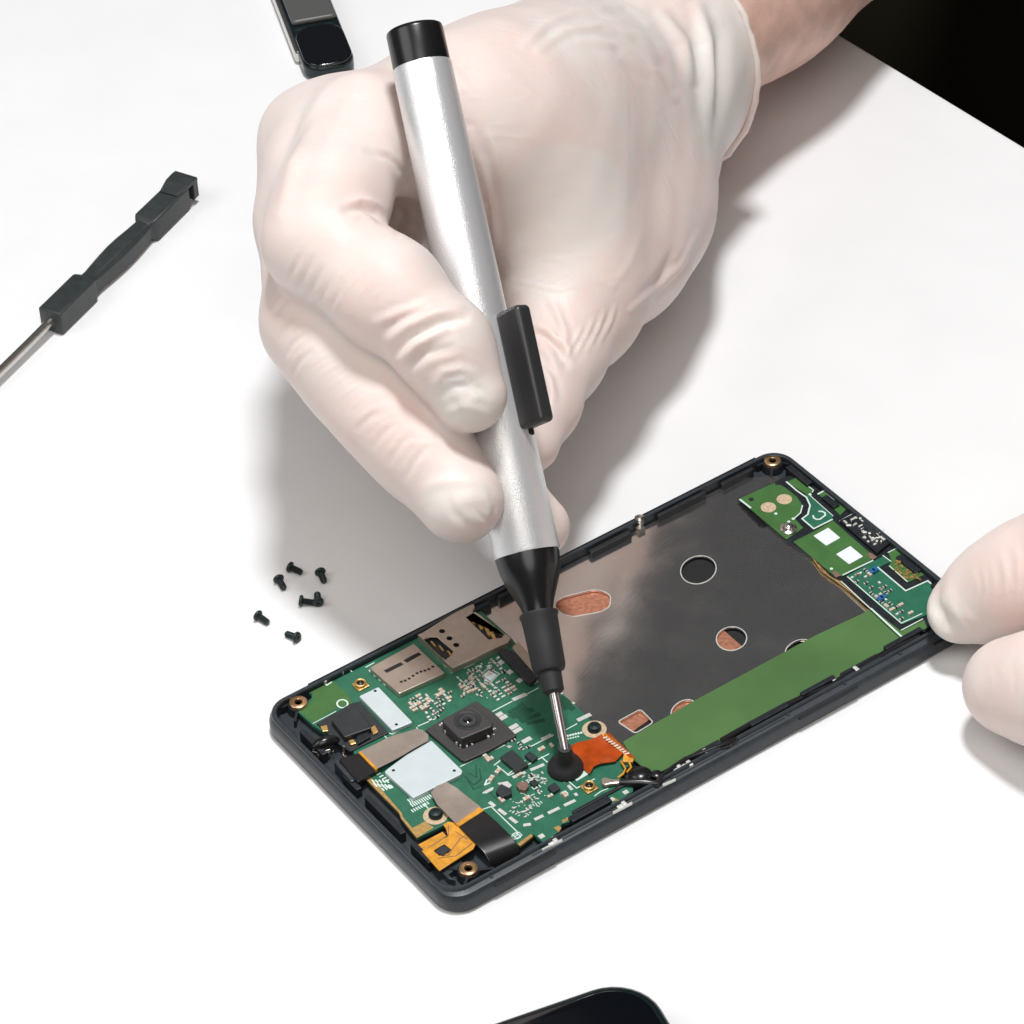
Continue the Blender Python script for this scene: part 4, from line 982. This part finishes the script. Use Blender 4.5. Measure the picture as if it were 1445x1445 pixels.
# ---------------- right hand in its glove, holding the pen
def q(u, v, dl): return toC(Q(u, v, dl))
def chain(js): return [(a[0], a[1], b[0], b[1]) for a, b in zip(js[:-1], js[1:])]
WR = q(868, 128, 92); CUFF = q(925, 45, 110)
index = [(q(520, 178, 17), 10.4), (q(466, 290, 0), 10.6), (q(452, 342, -5), 10.2), (q(548, 414, -11), 9.9), (q(628, 490, -14), 8.5), (q(663, 558, -13), 7.0)]
middle = [(q(431, 196, 34), 9.2), (q(440, 310, 20), 10.5), (q(450, 455, 8), 10.5), (q(483, 499, 5), 10.3), (q(515, 540, 3), 10.1), (q(553, 584, 0), 9.9), (q(592, 630, -2), 9.3), (q(650, 705, -6), 8.1)]
ring_ = [(q(452, 222, 50), 9.5), (q(482, 340, 44), 9.5), (q(512, 480, 36), 9.3), (q(600, 610, 28), 8.6), (q(700, 690, 20), 7.6), (q(760, 742, 15), 6.0)]
little = [(q(490, 260, 66), 9), (q(530, 380, 60), 8.6), (q(555, 480, 54), 8.4), (q(590, 580, 46), 8), (q(640, 650, 42), 7)]
thumb = [(q(890, 238, 90), 16), (q(880, 300, 77), 16.5), (q(862, 352, 65), 15.5), (q(818, 440, 48), 10.7), (q(786, 503, 35), 8.8), (q(765, 570, 25), 6.6), (q(750, 626, 16), 5.5)]
palm = [(q(516, 178, 18), 10, q(700, 160, 38), 14.7), (q(700, 160, 38), 14.7, WR, 20.6), (q(640, 165, 32), 13.5, q(790, 130, 62), 17.5), (q(440, 198, 34), 9, q(680, 170, 52), 15), (q(680, 170, 52), 15, WR, 21),
        (q(462, 225, 50), 9.5, q(690, 220, 66), 14), (q(690, 220, 66), 14, q(865, 170, 104), 19), (q(496, 265, 64), 9, q(700, 290, 90), 13), (q(700, 290, 90), 13, q(862, 220, 106), 17),
        (q(750, 200, 42), 15.2, q(860, 300, 72), 16.4), (q(690, 200, 30), 12, q(800, 340, 48), 13), (q(780, 260, 46), 13, q(800, 400, 44), 12.2), (q(770, 240, 54), 15, q(876, 265, 84), 17.6), (q(780, 150, 52), 15, q(850, 200, 72), 17),
        (q(480, 196, 28), 8.6, q(452, 292, 11), 9.6), (q(462, 208, 32), 8.4, q(450, 250, 22), 9.4)]
ARM = toC(P(1115, -105, 33)) - WR; ARM /= np.linalg.norm(ARM)
wrist = [(WR, 21, WR + ARM * 16, 23), (WR + ARM * 16, 23, WR + ARM * 34, 25.6), (WR + ARM * 34, 25.6, WR + ARM * 75, 28.5)]
prims = [(11, 0, palm), (6, 9, wrist), (5, 9, thumb), (4, 7, little[0:0] or chain(little)), (4, 2.0, chain(ring_)), (4, 2.2, chain(middle)), (4, 2.4, chain(index))]
prims[2] = (5, 9, chain(thumb))
allp = np.array([s[0] for g_ in prims for s in g_[2]] + [s[2] for g_ in prims for s in g_[2]])
HV = .55
Fd, axs = grid_sdf(prims, allp.min(0) - 27, allp.max(0) + 27, HV)
# the cuff ends on a slanting plane
X, Y, Z = np.meshgrid(*axs, indexing='ij', sparse=True)
cc = WR + ARM * 20.5; cn = np.array([.60, .42, .68]); cn /= np.linalg.norm(cn)
Fd = np.maximum(Fd, ((X - cc[0]) * cn[0] + (Y - cc[1]) * cn[1] + (Z - cc[2]) * cn[2]).astype(np.float32))
V, Fq = surface_nets(Fd, axs); V = smooth_verts(V, Fq, 3)
N = normals(V, Fq)
if (N[:, 2][V[:, 2] < np.percentile(V[:, 2], 5)]).mean() > 0: Fq = Fq[:, ::-1]; N = -N
fold = [
    # web and finger-root folds
    ([(488, 296), (510, 292), (528, 300), (538, 310)], -1.0, .9, .5), ([(500, 284), (520, 285), (536, 296)], .5, .8),
    ([(520, 212), (545, 222), (568, 245), (582, 280)], -.5, .8, .6), ([(535, 222), (560, 238), (578, 265)], .35, .7), ([(565, 290), (570, 310), (560, 330)], -.7, .9, .5),
    ([(665, 185), (680, 230), (695, 290), (700, 345)], .8, .8, .5), ([(655, 180), (670, 225), (684, 280)], .5, .6, .5), ([(690, 185), (700, 215), (703, 240)], .3, .5),
    # index: wrinkles at the last joint and the nail
    ([(530, 455), (570, 440), (610, 428)], .5, 1.0, .4), ([(548, 480), (575, 458), (615, 440), (650, 436)], .8, 1.0, .5), ([(556, 498), (580, 474), (620, 456), (655, 450)], -.8, .9, .5), ([(566, 510), (590, 486), (625, 468)], .75, .9, .5),
    ([(575, 520), (600, 500), (640, 490)], -.6, 1.0, .4), ([(612, 545), (625, 525), (650, 520), (672, 526)], .4, .9, .3), ([(622, 560), (640, 546), (665, 543), (688, 556)], -.3, .9, .4), ([(632, 582), (650, 574), (675, 577), (694, 588)], .28, .9, .3), ([(640, 560), (660, 566), (682, 560)], .3, 1.0), ([(652, 535), (668, 548), (672, 570)], .2, .7), ([(636, 556), (648, 580), (664, 596)], -.2, .7),
    # index knuckle: fine stretch lines
    *[([(402 + 14 * i, 400 + 12 * i), (414 + 14 * i, 380 + 12 * i), (428 + 14 * i, 352 + 12 * i)], -.16, .55, .8) for i in range(5)],
    *[([(462 + 8 * i, 318 + 3 * i), (466 + 8 * i, 338 + 3 * i), (456 + 8 * i, 356 + 3 * i)], .10, .5) for i in range(3)],
    # middle finger
    *[([(384 + 9 * i, 452 + 26 * i), (396 + 9 * i, 432 + 26 * i), (412 + 9 * i, 418 + 26 * i)], -.2, .6, .8) for i in range(4)],
    *[([(505 + 22 * i, 605 + 24 * i), (520 + 22 * i, 590 + 20 * i), (535 + 22 * i, 582 + 16 * i)], -.22, .7, .7) for i in range(4)],
    ([(598, 690), (620, 680), (650, 676), (672, 680)], .3, 1.2, .3), ([(632, 700), (640, 722), (660, 742), (680, 748)], -.25, .9, .5), ([(640, 712), (665, 700), (690, 705)], .25, 1.2), ([(668, 716), (680, 730), (690, 735)], -.18, .5, .5), ([(690, 690), (700, 715), (694, 745)], -.3, .8, .4),
    # thumb: bunched latex above its joint
    *[([(868 - 15 * i, 432 + 9 * i), (862 - 17 * i, 455 + 9 * i), (846 - 18 * i, 484 + 10 * i)], .24, .5, .7) for i in range(4)],
    *[([(775 + 8 * i, 420 + 6 * i), (790 + 8 * i, 455 + 6 * i), (800 + 6 * i, 500 + 6 * i)], .35, .7, .5) for i in range(2)],
    ([(750, 468), (768, 474), (788, 492), (800, 515)], -.7, .8, .6), ([(758, 490), (775, 502), (788, 525)], .5, .8, .5), ([(765, 520), (776, 535), (782, 560)], .5, .8, .5), ([(760, 535), (770, 555), (774, 580)], -.4, .7, .5),
    ([(985, 330), (962, 372), (930, 405), (890, 438)], .5, .7, .5), ([(950, 360), (938, 385), (915, 410)], -.6, 1.2, .3), ([(965, 345), (945, 380), (925, 405)], .5, .8),
    *[([(470 + 16 * i, 400 + 11 * i), (486 + 16 * i, 385 + 9 * i), (500 + 15 * i, 368 + 10 * i)], .09, .35, .6) for i in range(6)],
    *[([(430 + 15 * i, 520 + 15 * i), (448 + 15 * i, 508 + 14 * i), (468 + 15 * i, 496 + 14 * i)], .10, .35, .6) for i in range(7)],
    *[([(720 + 16 * i, 395 + 4 * i), (745 + 16 * i, 400 + 3 * i), (770 + 15 * i, 390 + 3 * i)], .08, .35, .6) for i in range(4)],
    ([(585, 60), (640, 100), (690, 160)], .12, .9), ([(700, 90), (760, 140), (800, 200)], .12, 1.0), ([(940, 230), (960, 290), (955, 340)], -.1, 1.2), ([(905, 330), (890, 370), (860, 410)], .18, .8), ([(830, 380), (850, 400), (880, 405)], .1, .5),
    # wrist: long folds where the glove bunches
    ([(742, 62), (770, 32), (815, 12), (870, 8)], .4, 1.1, .5), ([(760, 68), (800, 40), (850, 34), (900, 52), (930, 80)], .42, 1.0, .5), ([(820, 55), (870, 62), (915, 90), (945, 118)], .4, .9, .5), ([(858, 14), (880, 18), (905, 30)], -.5, .8, .5),
    ([(880, 78), (920, 104), (950, 140)], .5, .9, .5), ([(935, 20), (965, 60), (978, 110)], .9, 1.3, .5), ([(985, 10), (1000, 60), (1003, 130), (1000, 190)], 1.2, 1.4, .4), ([(1015, 40), (1016, 110), (1008, 180)], -.9, 1.6, .3),
    ([(395, 300), (415, 230), (440, 165), (465, 120)], .9, 1.6, .2),
]
V = creases(V, N, fold)
# slow undulation of latex that does not fit tightly
ph_ = V @ np.array([[.19, .05, .11], [.07, .23, -.1], [.04, -.12, .17]]).T
V = V + N * (.06 * np.sin(ph_[:, 0] * 1.7) * np.sin(ph_[:, 1] * 1.3) + .035 * np.sin(ph_[:, 2] * 3.1 + ph_[:, 0]))[:, None]
u_ = W0 + F * V[:, 0] / V[:, 2]; v_ = W0 - F * V[:, 1] / V[:, 2]
def blob(cx, cy, rx, ry, soft=.25): return np.clip((1 - ((u_ - cx) / rx) ** 2 - ((v_ - cy) / ry) ** 2) / soft, 0, 1)
loose = np.maximum.reduce([blob(800, 285, 98, 88, .25) * .6, blob(770, 360, 70, 80, .5) * .6, blob(655, 560, 50, 45, .5) * .8, blob(650, 705, 60, 42, .5) * .7, blob(1010, 110, 50, 130, .5), blob(850, 40, 130, 60, .8) * .6, blob(620, 470, 70, 30, .6) * .6])

# ---------------- person: one body, dark clothes, two gloves
A2 = P(1115, -105, 33)
wr_w = fromC(WR[None])[0]; fdirw = A2 - wr_w; fdirw /= np.linalg.norm(fdirw)
elbR = wr_w + fdirw * 255
wrL = P(1760, 880, 38); elbL = wrL + np.array([.72, .55, .32]) * 235
torso = (elbR + elbL) / 2 + np.append(en * 190, 0); torso[2] = -60
perp = np.array([en[1], -en[0], 0]);
if perp @ (elbL - elbR) < 0: perp = -perp
shR = torso - perp * 170 + np.array([0, 0, 330]); shL = torso + perp * 170 + np.array([0, 0, 330])
person = empty('person', (*torso[:2], -735))
tag(person, 'person in black clothes leaning over the table, gloved hands working on the opened phone', 'person')
body_segs = [(wr_w + fdirw * 4, 19, wr_w + fdirw * 60, 23.5), (wr_w + fdirw * 60, 23.5, wr_w + fdirw * 150, 32), (wr_w + fdirw * 150, 32, elbR, 34), (elbR, 34, shR, 44), (wrL, 22, wrL + (elbL - wrL) * .3, 26), (wrL + (elbL - wrL) * .3, 26, elbL, 36), (elbL, 36, shL, 46)]
tors = [(shR, 52, shL, 52), (torso + [0, 0, 250], 115, torso + [0, 0, 40], 110), (torso + [0, 0, 40], 110, torso + [0, 0, -120], 125), (torso + [0, 0, 330], 60, torso + [0, 0, 400], 55)]
lo = np.min([np.minimum(s[0], s[2]) - max(s[1], s[3]) - 20 for s in body_segs + tors], 0); hi = np.max([np.maximum(s[0], s[2]) + max(s[1], s[3]) + 20 for s in body_segs + tors], 0)
Fb, axb = grid_sdf([(14, 0, tors), (10, 24, body_segs)], lo, hi, 5.0)
Vb, Fqb = surface_nets(Fb, axb); Vb = smooth_verts(Vb, Fqb, 3)
body = mesh_np('body', Vb, Fqb, M['skin'], person)
def lerp(a, b, t): return a + (b - a) * t
sh_segs = [(lerp(wr_w, elbR, .80), 41, elbR, 43), (elbR, 43, shR, 54), (lerp(wrL, elbL, .5), 40, elbL, 46), (elbL, 46, shL, 56)]
tsh = [(a, ra + 9, b, rb + 9) for a, ra, b, rb in tors[:3]]
Fb, axb = grid_sdf([(14, 0, tsh), (10, 24, sh_segs)], lo - 20, hi + 20, 6.0)
Vb, Fqb = surface_nets(Fb, axb); Vb = smooth_verts(Vb, Fqb, 2)
mesh_np('shirt', Vb, Fqb, M['cloth'], person)
hip = torso + np.array([0, 0, -150.]); tr = []
kneeR = np.append(P(1225, 10, -150)[:2], -150); kneeL = kneeR + perp * 260 + np.append(en * 30, 0)
for k_, s_ in ((kneeR, -1), (kneeL, 1)): tr += [(hip + perp * 70 * s_, 85, k_, 62), (k_, 62, k_ + [0, 0, -500], 50)]
lo2 = np.min([np.minimum(s[0], s[2]) - 100 for s in tr], 0); hi2 = np.max([np.maximum(s[0], s[2]) + 100 for s in tr], 0)
Fb, axb = grid_sdf([(20, 0, tr)], lo2, hi2, 9.0); Vb, Fqb = surface_nets(Fb, axb)
mesh_np('trousers', smooth_verts(Vb, Fqb, 2), Fqb, M['trouser'], person)
glove_r = mesh_np('glove', fromC(V), Fq, M['glove'], person, attr={'loose': loose})
# rolled edge of the cuff
cuffpts = []
e_a = np.cross(cn, [0, 1., 0]); e_a /= np.linalg.norm(e_a); e_b = np.cross(cn, e_a)
def sdf_at(p):
    i = [int(np.clip((p[k] - axs[k][0]) / HV, 0, len(axs[k]) - 1)) for k in range(3)]; return Fd[tuple(i)]
ctr_c = cc - cn * 2
for k_ in range(64):
    t = 2 * math.pi * k_ / 64; d = e_a * math.cos(t) + e_b * math.sin(t); r_ = 6.0
    while r_ < 60 and sdf_at(ctr_c + d * r_) < -.2: r_ += .35
    cuffpts.append((cc - cn * .5 + d * (r_ + .1)))
cp = fromC(np.array(cuffpts)); bm = bmesh.new()
rings_ = []
for i in range(64):
    p = Vector(cp[i]); d = (Vector(cp[(i + 1) % 64]) - Vector(cp[i - 1])).normalized(); s_ = d.cross(Vector(fromC(cn[None])[0] - CAM)).normalized(); t_ = s_.cross(d)
    rings_.append([bm.verts.new(p + (s_ * math.cos(a) + t_ * math.sin(a)) * .85) for a in np.linspace(0, 2 * math.pi, 10, endpoint=False)])
for i in range(64):
    A, B = rings_[i], rings_[(i + 1) % 64]
    for j in range(10): bm.faces.new((A[j], A[(j + 1) % 10], B[(j + 1) % 10], B[j]))
obj('cuff_roll', bm, M['glove'], glove_r, smooth=True)

# ---------------- left hand steadying the phone
def w_(u, v, z): return toC(P(u, v, z))
lth = [(w_(1353, 862, 10.5), 6.2), (w_(1400, 838, 14), 8.9), (w_(1450, 815, 19), 10.2), (w_(1540, 765, 28), 11), (w_(1640, 800, 40), 14)]
lix = [(w_(1426, 968, 12), 9.0), (w_(1480, 972, 15), 10.3), (w_(1560, 985, 22), 10.5), (w_(1640, 930, 34), 12), (w_(1700, 880, 40), 14)]
lmd = [(w_(1570, 1085, 11), 8.5), (w_(1610, 1065, 16), 9.5), (w_(1660, 960, 34), 12)]
lrg = [(w_(1620, 1130, 11), 8.5), (w_(1670, 1100, 18), 9), (w_(1710, 980, 34), 12)]
llt = [(w_(1660, 1160, 9), 7.5), (w_(1700, 1110, 16), 8), (w_(1750, 990, 32), 11)]
lpalm = [(w_(1640, 850, 40), 15, w_(1760, 880, 38), 21), (w_(1690, 930, 36), 14, w_(1770, 890, 38), 21), (w_(1760, 880, 38), 22, w_(1820, 850, 42), 24)]
prl = [(6, 0, lpalm), (4, 6, chain(llt)), (4, 1.5, chain(lrg)), (4, 1.5, chain(lmd)), (5, 1.5, chain(lix)), (4, 1.0, chain(lth))]
ap = np.array([s[0] for g_ in prl for s in g_[2]] + [s[2] for g_ in prl for s in g_[2]])
Fl, axl = grid_sdf(prl, ap.min(0) - 27, ap.max(0) + 27, .85)
Vl, Fql = surface_nets(Fl, axl); Vl = smooth_verts(Vl, Fql, 3); Nl = normals(Vl, Fql)
if (Nl[:, 2][Vl[:, 2] < np.percentile(Vl[:, 2], 5)]).mean() > 0: Fql = Fql[:, ::-1]; Nl = -Nl
Vl = creases(Vl, Nl, [([(1322, 820), (1318, 850), (1335, 880), (1368, 905)], -.8, 1.3, .5), ([(1312, 850), (1325, 885), (1352, 902)], .4, 1.2), ([(1405, 790), (1412, 825), (1408, 860)], -.15, .9, .5),
                      ([(1420, 775), (1428, 815), (1425, 860)], -.3, .6, .6), ([(1433, 765), (1440, 800), (1438, 850)], .3, .6, .5), ([(1380, 800), (1386, 830), (1380, 865)], -.14, .5, .6), ([(1392, 795), (1398, 828), (1393, 865)], -.14, .5, .6), ([(1400, 930), (1410, 960), (1405, 1000)], -.1, .6, .5), ([(1425, 920), (1433, 960), (1428, 1010)], -.12, .6, .5), ([(1350, 850), (1362, 875), (1385, 892)], -.2, .6, .5), ([(1340, 835), (1350, 860), (1372, 880)], .25, 1.0, .4)])
ul = W0 + F * Vl[:, 0] / Vl[:, 2]; vl = W0 - F * Vl[:, 1] / Vl[:, 2]
ll = np.clip(1 - ((ul - 1325) / 45) ** 2 - ((vl - 880) / 55) ** 2, 0, 1)
mesh_np('glove', fromC(Vl), Fql, M['glove'], person, attr={'loose': ll})

# ================================================================== lamps, world, camera
def area(name, loc, tgt, size, power, col=(1, 1, 1), shape='DISK', sy=None):
    l = bpy.data.lights.new(name, 'AREA'); l.shape = shape; l.size = size * U; l.energy = power; l.color = col
    if sy: l.size_y = sy * U
    o = bpy.data.objects.new(name, l); COL.objects.link(o); o.location = Vector(loc) * U
    o.rotation_euler = (Vector(tgt) - Vector(loc)).to_track_quat('-Z', 'Y').to_euler(); return o
area('ceiling_lamp', (105, 130, 1500), (55, 100, 0), 230, 190000, (.985, .99, 1))
area('front_softbox', (40, -660, 1000), (55, 80, 10), 820, 51000, (1, .945, .88))
area('left_softbox', (-480, -60, 560), (10, 90, 30), 480, 15000, (1, .985, .97))
w = bpy.data.worlds.new('World'); sc.world = w; w.use_nodes = True
w.node_tree.nodes['Background'].inputs['Color'].default_value = (.9, .95, 1, 1); w.node_tree.nodes['Background'].inputs['Strength'].default_value = .05
cd = bpy.data.cameras.new('camera'); cam = bpy.data.objects.new('camera', cd); COL.objects.link(cam); sc.camera = cam
cd.sensor_width = 36; cd.lens = 36 * F / 1445; cd.clip_start = 1; cd.clip_end = 2000
mw = Matrix(((RT[0], UP[0], -FW[0]), (RT[1], UP[1], -FW[1]), (RT[2], UP[2], -FW[2]))).to_4x4(); mw.translation = Vector(CAM) * U; cam.matrix_world = mw
cd.dof.use_dof = True; cd.dof.focus_distance = depth_of(P(740, 900, 10)) * U; cd.dof.aperture_fstop = 2.2
sc.view_settings.view_transform = 'Standard'; sc.view_settings.look = 'None'; sc.view_settings.gamma = 1; sc.view_settings.exposure = 0
sc.view_settings.use_curve_mapping = False
sc.render.engine = 'CYCLES'; sc.cycles.use_denoising = True; sc.cycles.max_bounces = 8; sc.cycles.sample_clamp_indirect = 6
for o in list(bpy.data.objects):
    if '_m' in o: del o['_m']
